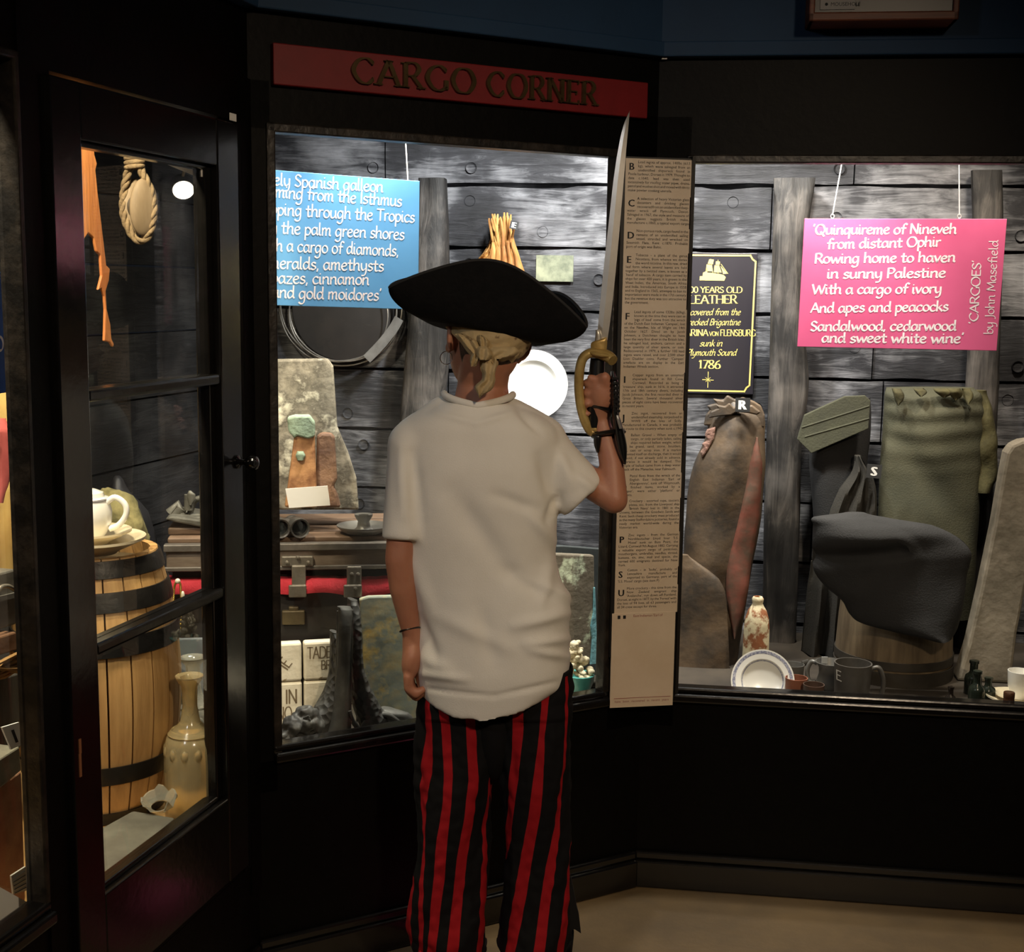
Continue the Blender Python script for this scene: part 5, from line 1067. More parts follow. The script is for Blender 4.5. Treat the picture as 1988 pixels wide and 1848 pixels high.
rope([Vector((top.x - .008, top.y, 2.058)), top + Vector((-.007, 0, .05)), top + Vector((-.012, 0, -.005)), cb + Vector((-.030, -.006, .03)), cb + Vector((-.031, -.006, -.02)), bot + Vector((-.012, -.004, .0)), bot + Vector((.012, -.004, .0)), cb + Vector((.027, -.004, -.02)), cb + Vector((.024, -.004, .03)), top + Vector((.010, 0, -.005)), top + Vector((.006, 0, .05)), Vector((top.x + .006, top.y, 2.058))], .0085, o)
g = G()
for i in range(5): q = top + Vector((-.001, 0, .03 - .009 * i)); g.tube([q + Vector((.017 * math.cos(t), .013 * math.sin(t), .002 * math.cos(t))) for t in [2 * pi * z / 20 for z in range(20)]], .0048, 6, closed=True)
g.build('seizing', ROPE, o, smooth=60)
# spot lamp on a batten high inside the case
o = thing('spot_lamp', 'lit spot lamp under a pale batten seen through the top of the case door', 'lamp', at('L', 356, 369, .62)); c = at('L', 356, 369, .62)
g = G(); dirv = (Vector((-.25, 1.9, .35)) - c).normalized(); M = Matrix.Translation(c) @ dirv.to_track_quat('Z', 'Y').to_matrix().to_4x4()
g.lathe([(.027, .0), (.030, .002), (.030, -.03), (.016, -.05), (0, -.05)], M, 28); g.build('shell', mat('lamp_shell', (40, 40, 42), rough=.4), o, smooth=40)
g = G(); g.lathe([(0, .0015), (.0275, .0005)], M, 28); g.build('bulb', mat('lamp_glow', (255, 240, 214), emit=9), o)
g = G(); g.tube([at('L', 305, 305, .60), at('L', 402, 346, .60)], .008, 4); g.tube([at('L', 356, 369, .62) - dirv * .04, at('L', 358, 330, .60)], .004, 6); g.build('batten', mat('pale_batten', (170, 158, 138), rough=.7), o)

# ------------------------------------------------------------------ FAR LEFT PANE
w = .12
def farleft(nm, label, cat, px, w, th, m, bev=.003, foot=None):
    g = G(); g.prism('L', w, px, th, foot); return tag(g.build(nm, m, bevel=bev), label, cat)
o = thing('poem_sign', 'edge of a deep blue board at the far left window', 'sign', at('L', 0, 760, .10))
g = G(); g.prism('L', .10, [(-90, 560), (1, 528), (12, 762), (-80, 775)], .006); g.build('board', mat('deep_blue_board', (20, 84, 178), rough=.4), o)
g = G(); penpx(g, 'L', .0985, 'o', (-6, 681), (8, 680), 17, nib=.7, wt=1.1, mn=.5); g.build('lettering', WPAINT, o)
g = G(); g.loft('L', .44, [(720, -70, 14), (780, -70, 18), (850, -72, 20), (950, -70, 22), (1050, -68, 24), (1110, -66, 26)], .02, .02, 10, 6, fn=lambda p, t, q: .01 * math.sin(14 * t)); tag(g.build('hanging_cloth', mat('yellow_canvas', (206, 176, 108), (188, 150, 84), .8, 8, bump=.2), smooth=60), 'yellow-ochre canvas hanging at the far left edge', 'cloth')
g = G(); g.loft('L', .34, [(812, -60, 8), (840, -62, 14), (880, -64, 17), (930, -66, 16), (975, -68, 4)], .015, .02, 10, 6, fn=lambda p, t, q: .008 * math.sin(12 * t + 3 * q)); tag(g.build('flag_cloth', mat('faded_red_cloth', (176, 84, 78), (150, 62, 62), .8, 10, bump=.2), smooth=60), 'faded red flag cloth over the yellow canvas at the far left', 'cloth')
o = thing('tool_chest', 'grey metal-bound chest end with a curved handle at the far left edge', 'chest', at('L', 0, 1260, .30))
g = G(); g.prism('L', .24, [(-60, 1128), (30, 1104), (33, 1212), (-60, 1240)], .16); g.build('body', mat('grey_chest', (110, 106, 96), (80, 77, 70), .5, 12, bump=.2), o, bevel=.004)
g = G(); g.tube(crom([at('L', u, v, .225) for u, v in ((-8, 1152), (2, 1140), (16, 1138), (30, 1146))], 5), .004, 8); g.build('handle', TIN, o, smooth=60)
g = G(); g.prism('L', .236, [(-60, 1172), (32, 1150), (33, 1160), (-60, 1182)], .01); g.build('band', PEWT, o)
farleft('rusty_board', 'rust-brown board under the grey chest at the far left', 'board', [(-60, 1254), (32, 1226), (35, 1262), (-60, 1290)], .22, .18, mat('rust_board', (130, 92, 62), (98, 68, 46), .8, 9, bump=.3))
g = G()
for i in range(22): q = at('L', -20, 1296 + (i % 6) * 5, .18 + .01 * (i % 4)); e = at('L', 36, 1268 + (i % 7) * 6, .18 + .012 * (i % 3)); g.tube([q, (q + e) / 2 + Vector((0, 0, .004 * math.sin(i))), e], .0035, 5)
tag(g.build('straw_rope', mat('straw', (176, 136, 80), (130, 94, 52), .85, 30, bump=.4), smooth=60, ), 'frayed straw-coloured rope on the board at the far left', 'rope')
farleft('grey_crate', 'weathered grey crate side at the far left below the straw rope', 'crate', [(-60, 1340), (36, 1306), (41, 1452), (-60, 1480)], .24, .16, mat('grey_crate_wood', (112, 110, 104), (70, 68, 64), .8, 5, 7, bump=.3, stretch=(8, 8, .8)))
g = G(); g.prism('L', .13, [(4, 1412), (37, 1402), (46, 1444), (22, 1455)], .003); g.mi = 1; g.prism('L', .1295, [(22, 1418), (27, 1416), (36, 1440), (31, 1442)], .0004)
tag(g.build('letter_tag', [WHITE, INK]), 'white tag with a black letter I at the far left', 'tag')
farleft('stone_block', 'small grey stone block with pale edges under the white tag', 'block', [(-30, 1492), (38, 1448), (42, 1496), (2, 1530), (-30, 1545)], .14, .08, mat('pale_edge_stone', (140, 136, 116), (98, 96, 84), .8, 16, bump=.3))
farleft('rusty_ingot', 'tall rust-red ingot below the grey stone block at the far left', 'ingot', [(-60, 1570), (42, 1496), (50, 1740), (46, 1800), (-60, 1840)], .16, .08, mat('rust_red', (124, 82, 62), (160, 120, 92), .8, 9, 8, bump=.4), .003)
g = G(); px = [(22, 1700), (50, 1682), (54, 1728), (26, 1736)]; g.prism('L', .10, px, .003); g.mi = 1
for i in range(5): 
    a = at('L', 25 + i, 1706 + i * 7, .0992); b = at('L', 50 + i * .6, 1690 + i * 8, .0992); g.tube([a, b], .0007, 4)
tag(g.build('caption_card', [mat('grey_card', (176, 172, 162), rough=.7), INK]), 'grey printed caption card against the rust-red ingot', 'card')
farleft('white_panel', 'bright white panel lying at the bottom of the far left window', 'panel', [(-80, 1690), (0, 1722), (54, 1752), (56, 1782), (-80, 1870)], .06, .01, WHITE, 0)

# ------------------------------------------------------------------ THE BOY
BX = B(955, 1400, 2.45); boy = thing('person', 'child from behind in black tricorn, white T-shirt and red-striped trousers, raising a sword', 'person', Vector((BX.x, 2.45, 0)))
SKIN = mat('skin', (178, 124, 96), (162, 106, 82), .5, 14, 4, (.3, .75), bump=.06, bscale=220, sss=.12)
FABW = mat('white_cotton', (232, 228, 218), (224, 219, 208), .85, 5, 4, bump=.12, bscale=420)
HATM = mat('black_felt', (9, 9, 9), (15, 14, 14), .9, 60, 5, bump=.3, bscale=160, spec=.15)
hc = B(947, 648, 2.46)
HM = Matrix.Translation(hc) @ Matrix.Rotation(math.radians(9), 4, 'Y') @ Matrix.Rotation(math.radians(20), 4, 'Z')
def Hp(x, y, z): return HM @ Vector((x, y, z))
sk = G()
sk.ell(HM @ Matrix.Translation((0, -.006, .03)), (.071, .088, .088), n=28, k=18)
sk.ell(HM @ Matrix.Translation((0, .016, -.035)), (.060, .068, .078), n=24, k=16)
sk.ell(HM @ Matrix.Translation((0, .055, -.085)), (.03, .026, .024)); sk.ell(HM @ Matrix.Translation((0, -.03, -.03)), (.056, .05, .06))
sk.cap(Hp(0, .082, .0), .008, Hp(0, .098, -.035), .011); sk.ell(HM @ Matrix.Translation((0, .092, -.038)), (.015, .01, .009))
sk.ell(HM @ Matrix.Translation((0, .079, -.068)), (.022, .01, .009)); sk.cap(Hp(-.03, .076, .022), .009, Hp(.03, .076, .022), .009)
for i in (-1, 1):
    sk.ell(HM @ Matrix.Translation((.073 * i, -.006, -.012)) @ Matrix.Rotation(.45 * i, 4, 'Z') @ Matrix.Rotation(.12 * i, 4, 'Y'), (.0075, .021, .031), n=16, k=12)
    sk.ell(HM @ Matrix.Translation((.070 * i, .002, -.036)), (.007, .010, .012)); sk.ell(HM @ Matrix.Translation((.04 * i, .062, -.03)), (.018, .014, .02))
nb = B(935, 800, 2.44)
sk.chain([Hp(-.002, -.022, -.06), B(937, 745, 2.455), nb], [.048, .0475, .056], 24)
# torso, shoulders, hips
sk.ell(B(925, 905, 2.46), (.115, .07, .11), n=24, k=16); sk.ell(B(935, 1080, 2.46), (.10, .066, .17), n=24, k=16); sk.ell(B(955, 1330, 2.46), (.10, .065, .11), n=24, k=16)
shl, shr = B(797, 868, 2.42), B(1062, 866, 2.465)
sk.chain([nb, shl], [.045, .034]); sk.chain([nb, shr], [.045, .034])
ell_, wrl = B(775, 1085, 2.385), B(799, 1232, 2.40)
sk.chain([shl, ell_], [.034, .0265]); sk.chain([ell_, B(781, 1140, 2.388), wrl], [.0265, .025, .0175])
elr, wrr = B(1192, 970, 2.44), B(1166, 812, 2.475)
sk.chain([shr, B(1135, 930, 2.455), elr], [.034, .030, .026]); sk.chain([elr, B(1187, 900, 2.455), wrr], [.0265, .0235, .0165])
# left hand hanging, half closed
def finger(pts, rs): sk.chain(pts, rs, 10)
hl = B(799, 1280, 2.40)
sk.ell(Matrix.Translation(hl) @ Matrix.Rotation(.12, 4, 'Y'), (.019, .03, .040), n=16, k=12); sk.chain([wrl, hl], [.0175, .018])
for i, (dy, l) in enumerate(((.022, .030), (.008, .034), (-.006, .032), (-.019, .025))):
    k = hl + Vector((-.005, dy, -.028)); m1 = k + Vector((.001, .002, -l * .95)); m2 = m1 + Vector((.013, .002, -l * .45)); m3 = m2 + Vector((.012, .002, .008)); finger([k, m1, m2, m3], [.0102, .0096, .009, .0078])
finger([hl + Vector((-.002, .024, .012)), hl + Vector((-.002, .040, -.014)), hl + Vector((.008, .044, -.034))], [.010, .009, .0075])
# right hand: fist round the grip
gr0, gr1 = B(1160, 702, 2.47), B(1152, 836, 2.47)
hr = B(1164, 762, 2.462); gd = (gr1 - gr0).normalized()
sk.ell(Matrix.Translation(hr + Vector((.006, -.004, .002))) @ Matrix.Rotation(-.06, 4, 'Y'), (.025, .020, .036), n=18, k=12); sk.chain([wrr, hr + Vector((.003, 0, -.01))], [.017, .020])
for i in range(4):
    q = .30 + .145 * i; gp = gr0 + (gr1 - gr0) * q; r_ = .0195
    a = gp + Vector((.027, .002, .002)); fa = [a] + [gp + Vector((r_ * math.cos(t), r_ * math.sin(t), -.001)) for t in (.6, 1.5, 2.4, 3.3)] + [gp + Vector((-r_ * .75, -.012, -.002))]
    finger(fa, [.0098, .0096, .009, .0086, .008, .0072] if i < 3 else [.0088, .0086, .008, .0076, .007, .0064])
finger([hr + Vector((.014, -.012, .012)), hr + Vector((.008, -.020, .030)), gr0 + gd * .036 + Vector((.006, -.019, 0)), gr0 + gd * .030 + Vector((-.012, -.016, 0))], [.0115, .0105, .0092, .0078])
# legs and feet
for u, x in ((880, -1), (1040, 1)):
    hp = B(930 if x < 0 else 990, 1380, 2.46); kn = B(u, 1600, 2.47); an = Vector((B(u + (0 if x < 0 else -4), 1830, 2.50).x, 2.50, .07))
    sk.chain([hp, kn, an], [.052, .045, .03]); sk.chain([an + Vector((0, -.02, -.035)), an + Vector((0, .10, -.048))], [.028, .022])
body = remesh(sk, .0036, 5, .5); body.build('body', SKIN, boy, smooth=180)
EYEW = mat('eye_white', (235, 232, 226), rough=.2); EYED = mat('eye_iris', (60, 44, 32), rough=.15)
for i in (-1, 1):
    g = G(); g.ell(HM @ Matrix.Translation((.027 * i, .070, -.002)), (.0115, .011, .0095), n=16, k=10); g.mi = 1; g.ell(HM @ Matrix.Translation((.027 * i, .0778, -.002)), (.0045, .004, .0045), n=12, k=8); g.build('eye', [EYEW, EYED], boy, smooth=60)
g = G(); g.cap(Hp(-.018, .0855, -.068), .003, Hp(.018, .0855, -.068), .003, 8); g.build('lips', mat('lips', (170, 96, 84), rough=.4), boy, smooth=60)
# hair, short and dark below the headscarf
g = G(); vs = []; fs = []; NA, NB = 40, 10
for j in range(NB + 1):
    z = .02 - .095 * j / NB
    for i in range(NA + 1):
        a = -pi * .5 - 1.25 + 2.5 * i / NA; zc = z + .018 * abs(math.sin((a + pi * .5) * 1.0)) * (j / NB); rx = .0735 * math.sqrt(max(.18, 1 - ((zc - .03) / .125) ** 2)); ry = .0915 * math.sqrt(max(.18, 1 - ((zc - .03) / .125) ** 2))
        vs.append(HM @ Vector((rx * math.cos(a), -.006 + ry * math.sin(a), zc)))
fs = [(j * (NA + 1) + i, j * (NA + 1) + i + 1, (j + 1) * (NA + 1) + i + 1, (j + 1) * (NA + 1) + i) for j in range(NB) for i in range(NA)]
g.add(vs, fs); hb = g.build('hair', mat('dark_hair', (52, 38, 26), (84, 62, 44), .6, 80, 4, bump=.5, bscale=300), boy, smooth=60)
sd = hb.modifiers.new('thick', 'SOLIDIFY'); sd.thickness = .003
# headscarf
SCARF = mat('printed_scarf', (176, 154, 112), (106, 82, 54), .85, 30, 5, (.56, .64), bump=.25, bscale=80)
g = G(); vs = []; NA, NB = 96, 16
for j in range(NB + 1):
    t = j / NB
    for i in range(NA):
        a = 2 * pi * i / NA; bk = max(0, -math.sin(a)); lo = -.002 - .060 * bk ** 1.6 + .010 * math.cos(a) * bk; z = .022 + (lo - .022) * t
        f = math.sqrt(max(.1, 1 - ((z - .03) / .105) ** 2)); wr = min(1, t * 1.6) * .0022 * math.sin(26 * z * 10 + 5 * math.sin(a * 2)) * bk + min(1, t * 2) * (.004 * noise.noise((a * 3, z * 60, 2)) + .003 * abs(math.sin(9 * a + 40 * z)))
        vs.append(HM @ Vector(((.0775 * f + wr) * math.cos(a), -.006 + (.0955 * f + wr) * math.sin(a), z)))
g.add(vs, [(j * NA + i, j * NA + (i + 1) % NA, (j + 1) * NA + (i + 1) % NA, (j + 1) * NA + i) for j in range(NB) for i in range(NA)])
sc = g.build('headscarf', SCARF, boy, smooth=60); m = sc.modifiers.new('thick', 'SOLIDIFY'); m.thickness = .0025; m.offset = 1
SY = 2.358
kn = lambda p, t, q: .004 * math.sin(11 * t + 4 * q) + .004 * noise.noise(p * 45)
for nm, w, rows, bl in (('scarf_tail', SY, [(692, 930, 962), (705, 931, 966), (718, 933, 963), (728, 936, 961), (738, 934, 962), (746, 925, 960), (752, 921, 958), (759, 924, 952), (766, 928, 940), (772, 930, 934)], .010),
                        ('scarf_loop', SY - .004, [(684, 917, 930), (692, 913, 932), (702, 912, 929), (711, 914, 925)], .008),
                        ('scarf_loop', SY + .003, [(650, 928, 936), (656, 927, 944), (662, 928, 949), (672, 932, 949), (682, 936, 944)], .008),
                        ('scarf_tail', SY + .006, [(694, 940, 964), (706, 952, 968), (718, 955, 962), (732, 952, 961), (745, 954, 960)], .007),
                        ('scarf_knot', SY - .008, [(672, 926, 945), (680, 922, 952), (690, 924, 956), (698, 930, 952)], .014),
                        ('scarf_band', SY + .004, [(648, 884, 900), (655, 886, 915), (662, 892, 926), (674, 904, 934), (686, 916, 940)], .012),
                        ('scarf_band', SY + .006, [(673, 944, 1000), (682, 943, 1008), (690, 942, 1002), (696, 944, 985)], .010)):
    g = G(); g.loft('Y', w, rows, .010, bl, 12, 5, fn=kn); g.build(nm, SCARF, sc, smooth=60)
# tricorn hat
HX = Matrix.Translation(B(941, 648, 2.465)) @ Matrix.Rotation(math.radians(10.4), 4, 'Y') @ Matrix.Rotation(math.radians(-1), 4, 'Z') @ Matrix.Rotation(math.radians(-6), 4, 'X')
def brim(t, th):
    f = ((th + pi / 3) % (2 * pi / 3)) - pi / 3          # 0 in the middle of a side, +-60 at a corner
    c = abs(f) / (pi / 3); Rr = .130 / math.cos(f) * (1 - .20 * c ** 5)
    h = .041 + .080 * (1 - c ** 2.0) * (1 if math.cos(th) > .5 else (.84 if th % (2 * pi) < pi else .60)) ; r0 = .103
    k = t * t * (3 - 2 * t); rr = r0 + (Rr - r0) * (1 - (1 - t) ** 1.7); z = h * (t ** 1.8 * (1 - .0 * c)) - .012 * (1 - t) * 0
    a = th - pi / 2                                     # side centre faces back
    return HX @ Vector((rr * 1.0 * math.cos(a), rr * 1.0 * math.sin(a), z))
g = G(); NA, NB = 132, 12; vs = [brim(j / NB, 2 * pi * i / NA) for j in range(NB + 1) for i in range(NA)]
g.add(vs, [(j * NA + i, j * NA + (i + 1) % NA, (j + 1) * NA + (i + 1) % NA, (j + 1) * NA + i) for j in range(NB) for i in range(NA)])
hat = g.build('hat', HATM, boy, smooth=180); m = hat.modifiers.new('thick', 'SOLIDIFY'); m.thickness = .004; m.offset = 0
g = G(); g.tube([brim(1, 2 * pi * i / NA) for i in range(NA)], .0030, 8, closed=True); g.build('brim_edging', mat('felt_edging', (26, 25, 25), rough=.8), hat, smooth=60)
g = G(); g.lathe([(.1035, -.002), (.101, .03), (.092, .07), (.070, .098), (.035, .112), (0, .115)], HX, 48); cr = g.build('crown', HATM, hat, smooth=60)
# T-shirt
sh = G(); NV = 28
prof = [(778, 864, 992, .060, 2.44), (790, 836, 1018, .068, 2.442), (806, 800, 1052, .078, 2.442), (825, 774, 1078, .088, 2.445), (850, 762, 1090, .095, 2.45), (900, 762, 1086, .102, 2.45), (960, 765, 1084, .105, 2.45), (1030, 771, 1081, .103, 2.45), (1080, 779, 1079, .100, 2.45),
        (1120, 789, 1088, .100, 2.45), (1160, 797, 1104, .103, 2.45), (1200, 804, 1103, .106, 2.45), (1250, 803, 1104, .110, 2.45), (1290, 803, 1105, .113, 2.45), (1320, 809, 1099, .112, 2.45), (1342, 818, 1082, .108, 2.45)]
vs = []; fs = []; NR = 48
for v, a, b, d, Y in prof:
    p0 = B(a, v, Y); p1 = B(b, v, Y); cx = (p0 + p1) / 2; rx = (p1 - p0).length / 2
    for i in range(NR):
        t = 2 * pi * i / NR; ct, st = math.cos(t), math.sin(t); e = 2.4
        vs.append(cx + Vector((rx * math.copysign(abs(ct) ** (2 / e), ct), d * math.copysign(abs(st) ** (2 / e), st), 0)))
n = len(prof)
fs = [(j * NR + i, j * NR + (i + 1) % NR, (j + 1) * NR + (i + 1) % NR, (j + 1) * NR + i) for j in range(n - 1) for i in range(NR)] + [tuple(range(NR)), tuple((n - 1) * NR + i for i in range(NR))]
# hem dips in the middle of the back
hemc = {}
for i in range(NR):
    p = vs[(n - 1) * NR + i]; 
    u_ = (p.x - B(950, 1342, 2.45).x) / .13; back = max(0, -(p.y - 2.45) / .11)
    p.z += -.030 * back * (1 - min(1, abs(u_ + .12)) ** 2) + .012 * back * max(0, u_) * 1.5
sh.add(vs, fs)
sh.cap(B(803, 866, 2.42), .050, B(866, 816, 2.445), .046, 20); sh.cap(B(1048, 860, 2.46), .052, B(985, 816, 2.45), .046, 20)
def sleeve(p0, p1, r0_, r1_, fl=1.0):
    d = Vector(p1) - Vector(p0); M = Matrix.Translation(p0) @ d.to_track_quat('Z', 'Y').to_matrix().to_4x4()
    sh.lathe([(0, -r0_ * .7), (r0_ * .7, -r0_ * .45), (r0_, 0), ((r0_ + r1_) / 2, d.length * .5), (r1_, d.length * .94), (r1_, d.length), (0, d.length)], M, 28)
sleeve(B(800, 872, 2.42), B(785, 1048, 2.39), .047, .042)
sleeve(B(1048, 878, 2.46), B(1134, 966, 2.448), .058, .051)
shm = remesh(sh, .0048, 14, .5)
FOLDS = [((1107, 1162), (1010, 1120), 12, .006), ((1100, 1190), (1000, 1215), 12, .006), ((1103, 1240), (1020, 1250), 10, .005), ((1100, 1275), (1030, 1262), 9, .005), ((880, 960), (985, 1110), 26, -.007), ((985, 1110), (1065, 1150), 16, -.007),
         ((830, 1280), (870, 1300), 14, .006), ((820, 1308), (905, 1318), 9, .005), ((815, 1200), (850, 1290), 12, -.005), ((780, 870), (785, 1000), 12, .005), ((800, 880), (812, 1010), 14, -.005), ((1085, 880), (1110, 940), 12, .006), ((1050, 890), (1080, 985), 14, -.006),
         ((960, 960), (1040, 990), 12, -.004), ((1030, 1000), (1072, 1050), 12, .005), ((1120, 925), (1150, 950), 9, .004), ((860, 1200), (990, 1260), 16, .004), ((930, 1180), (960, 1290), 18, -.004), ((845, 800), (925, 822), 7, .003), ((925, 822), (1000, 800), 7, .003),
         ((1005, 795), (1050, 840), 9, -.004), ((800, 1090), (840, 1190), 14, .004), ((1070, 1090), (1050, 1180), 12, .004), ((1090, 960), (1062, 1010), 9, -.005), ((830, 1338), (960, 1352), 5, -.003), ((960, 1352), (1080, 1325), 5, -.003)]
FW = [(B(*a, 2.35), B(*b, 2.35), w * .00094, h) for a, b, w, h in FOLDS]
def wrinkle(p):
    d = 0; q = Vector((p.x * 2.35 / p.y, 0, CAMZ + (p.z - CAMZ) * 2.35 / p.y))
    for a, b, w, h in FW:
        ax, az, bx, bz = a.x, a.z, b.x, b.z; vx, vz = bx - ax, bz - az; l2 = vx * vx + vz * vz; t = max(0, min(1, ((q.x - ax) * vx + (q.z - az) * vz) / l2))
        e = math.hypot(q.x - ax - vx * t, q.z - az - vz * t); d += 1.5 * h * math.exp(-(e / w) ** 2) * math.sin(pi * (.15 + .7 * t))
    return d
tb = bmesh.new(); vv = [tb.verts.new(p) for p in shm.v]; [tb.faces.new([vv[i] for i in f]) for f in shm.f]; bmesh.ops.recalc_face_normals(tb, faces=tb.faces); tb.normal_update()
nv = []
for v in vv:
    nv.append(v.co + v.normal * (wrinkle(v.co) * (1 if v.co.y < 2.5 else .3) + .0035 * noise.noise(Vector((v.co.x * 14, v.co.y * 14, v.co.z * 7)))))
shm.v = [tuple(p) for p in nv]; tb.free()
shirt = shm.build('shirt', FABW, boy, smooth=180)
g = G(); a, b = B(862, 776, 2.44), B(995, 779, 2.45); cx = (a + b) / 2; rx = (b - a).length / 2
g.tube([cx + Vector((rx * math.cos(t), .062 * math.sin(t), .012 * abs(math.cos(t)) - .004 * max(0, -math.sin(t)) - .02 * max(0, math.sin(t)))) for t in [2 * pi * i / 60 for i in range(60)]], .0068, 10, closed=True); g.build('collar', FABW, shirt, smooth=60)
# trousers: a tube for each leg, red stripes sewn along the cloth
TR = bpy.data.materials.new('striped_cotton'); TR.use_nodes = True; N = TR.node_tree.nodes; L = TR.node_tree.links; bs = N['Principled BSDF']; bs.inputs['Roughness'].default_value = .85; bs.inputs['Specular IOR Level'].default_value = .2
at_ = N.new('ShaderNodeAttribute'); at_.attribute_name = 'stripe'; rp = N.new('ShaderNodeValToRGB'); rp.color_ramp.interpolation = 'LINEAR'; e = rp.color_ramp.elements
e[0].position = .49; e[0].color = lin((150, 18, 26)); e[1].position = .51; e[1].color = lin((13, 12, 13))
L.new(at_.outputs['Fac'], rp.inputs[0]); L.new(rp.outputs[0], bs.inputs['Base Color'])
nz = N.new('ShaderNodeTexNoise'); nz.inputs['Scale'].default_value = 45; bp = N.new('ShaderNodeBump'); bp.inputs['Strength'].default_value = .3; bp.inputs['Distance'].default_value = .004
tc = N.new('ShaderNodeTexCoord'); L.new(tc.outputs['Object'], nz.inputs[0]); L.new(nz.outputs[0], bp.inputs['Height']); L.new(bp.outputs[0], bs.inputs['Normal'])
LEGS = [([(1290, 815, 962), (1360, 811, 961), (1440, 807, 959), (1520, 807, 956), (1600, 808, 950), (1680, 806, 946), (1740, 797, 944), (1800, 792, 945), (1846, 806, 947)],
         [([(1300, 836), (1400, 839), (1478, 830), (1544, 822), (1609, 825), (1648, 827), (1714, 825), (1800, 818), (1846, 817)], [8, 11, 20, 13, 4, 8, 8, 8, 8]),
          ([(1300, 862), (1400, 869), (1478, 873.5), (1530, 872), (1609, 862), (1675, 857), (1740, 848), (1846, 837)], [18, 18, 18, 16, 20, 20, 19, 18]),
          ([(1300, 914), (1400, 917.5), (1491, 920), (1570, 911), (1635, 900.5), (1714, 892.6), (1846, 877)], [19, 18, 17, 21, 21, 20, 21]),
          ([(1440, 957), (1530, 952), (1609, 944), (1688, 938), (1846, 932)], [1, 7, 5, 9, 15]),
          ([(1690, 808), (1740, 799), (1846, 794)], [3, 12, 14])]),
        ([(1290, 956, 1108), (1360, 958, 1110), (1440, 960, 1110), (1520, 968, 1108), (1600, 976, 1104), (1660, 981, 1104), (1740, 980, 1108), (1800, 972, 1113), (1846, 968, 1112)],
         [([(1300, 1006), (1400, 1004), (1505, 995), (1609, 987), (1660, 982)], [20, 20, 17, 13, 2]),
          ([(1300, 1062), (1400, 1051), (1491, 1043), (1557, 1036.5), (1648, 1021), (1714, 1010), (1800, 992), (1846, 986)], [18, 10, 19, 21, 21, 21, 20, 16]),
          ([(1300, 1096), (1400, 1094), (1505, 1091.5), (1583, 1084), (1661, 1068), (1727, 1057), (1800, 1047), (1846, 1040)], [5, 5, 6, 12, 19, 19, 20, 21]),
          ([(1630, 1104), (1714, 1099), (1770, 1092), (1846, 1084)], [2, 10, 17, 17])])]
def interp(tab, v):
    for (a, x), (b, y) in zip(tab[:-1], tab[1:]):
        if v <= b: t = max(0, (v - a) / (b - a)); return x + (y - x) * t
    return tab[-1][1]
g = G(); att = []
for li, (rows, stripes) in enumerate(LEGS):
    NR, NZ = 120, 130; vs = []; fs = []
    ls = [(r[0], r[1]) for r in rows]; rs = [(r[0], r[2]) for r in rows]; Yl = 2.455
    for j in range(NZ + 1):
        v = 1290 + (1843 - 1290) * j / NZ; a = interp(ls, v); b = interp(rs, v); c = (a + b) / 2; hw = (b - a) / 2
        for i in range(NR):
            t = 2 * pi * i / NR; e = 2.3; cs = math.copysign(abs(math.cos(t)) ** (2 / e), math.cos(t)); sn = math.copysign(abs(math.sin(t)) ** (2 / e), math.sin(t))
            vj = v
            if j == NZ: vj = v - 12 * abs(cs) ** 2 * (1 if li == 0 and cs < 0 else .5) + 4 * noise.noise((t * 6, li, 3)) - (26 * max(0, cs) ** 3 if li == 1 else 0) - (28 * max(0, -cs) ** 3 if li == 0 else 0)
            u = c + hw * cs; p = B(u, vj, Yl); d = hw * .00096 * (1.02 if j > 20 else 1.1)
            f = .004 * math.sin(3 * t + v * .02 + li) + .005 * noise.noise((math.cos(t) * 2.2, math.sin(t) * 2.2, v * .016)) + .003 * noise.noise((math.cos(t) * 5, v * .05, 7))
            vs.append(p + Vector((f * cs, (d + f) * sn, 0)))
            best = 9
            for tab, ws in stripes:
                if v < tab[0][0] - 2 or v > tab[-1][0] + 2: continue
                wq = interp([(tab[k][0], ws[k]) for k in range(len(tab))], v); best = min(best, abs(u - interp(tab, v)) - wq / 2)
            att.append(.5 + max(-.5, min(.5, best * .05)))
    fs = [(j * NR + i, j * NR + (i + 1) % NR, (j + 1) * NR + (i + 1) % NR, (j + 1) * NR + i) for j in range(NZ) for i in range(NR)]
    g.add(vs, fs)
nv0 = len(g.v); g.ell(B(958, 1390, 2.47), (.05, .085, .13), n=32, k=20); att += [1.0] * (len(g.v) - nv0)
tro = g.build('trousers', TR, boy, smooth=180)
A_ = tro.data.attributes.new('stripe', 'FLOAT', 'POINT'); A_.data.foreach_set('value', att)
m = tro.modifiers.new('thick', 'SOLIDIFY'); m.thickness = .003; m.offset = -1
g = G(); g.prism('Y', 2.46, [(1108, 1700), (1116, 1740), (1120, 1762), (1124, 1776), (1128, 1812), (1116, 1804), (1104, 1806)], .012); g.build('trouser_flap', mat('black_cotton', (13, 12, 13), rough=.9), tro)
# shoes
PINKS = mat('pink_rubber', (226, 92, 142), (214, 80, 130), .5, 20)
for u, x in ((868, -1), (1036, 1)):
    ax = B(u, 1830, 2.5).x; g = G()
    g.ell((ax, 2.545, .038), (.042, .115, .036), n=24, k=12); g.ell((ax, 2.60, .045), (.044, .065, .042), n=24, k=12); g.box((ax - .04, 2.44, 0), (ax + .04, 2.655, .014))
    h = remesh(g, .005, 4); h.build('shoe', PINKS, boy, smooth=60)
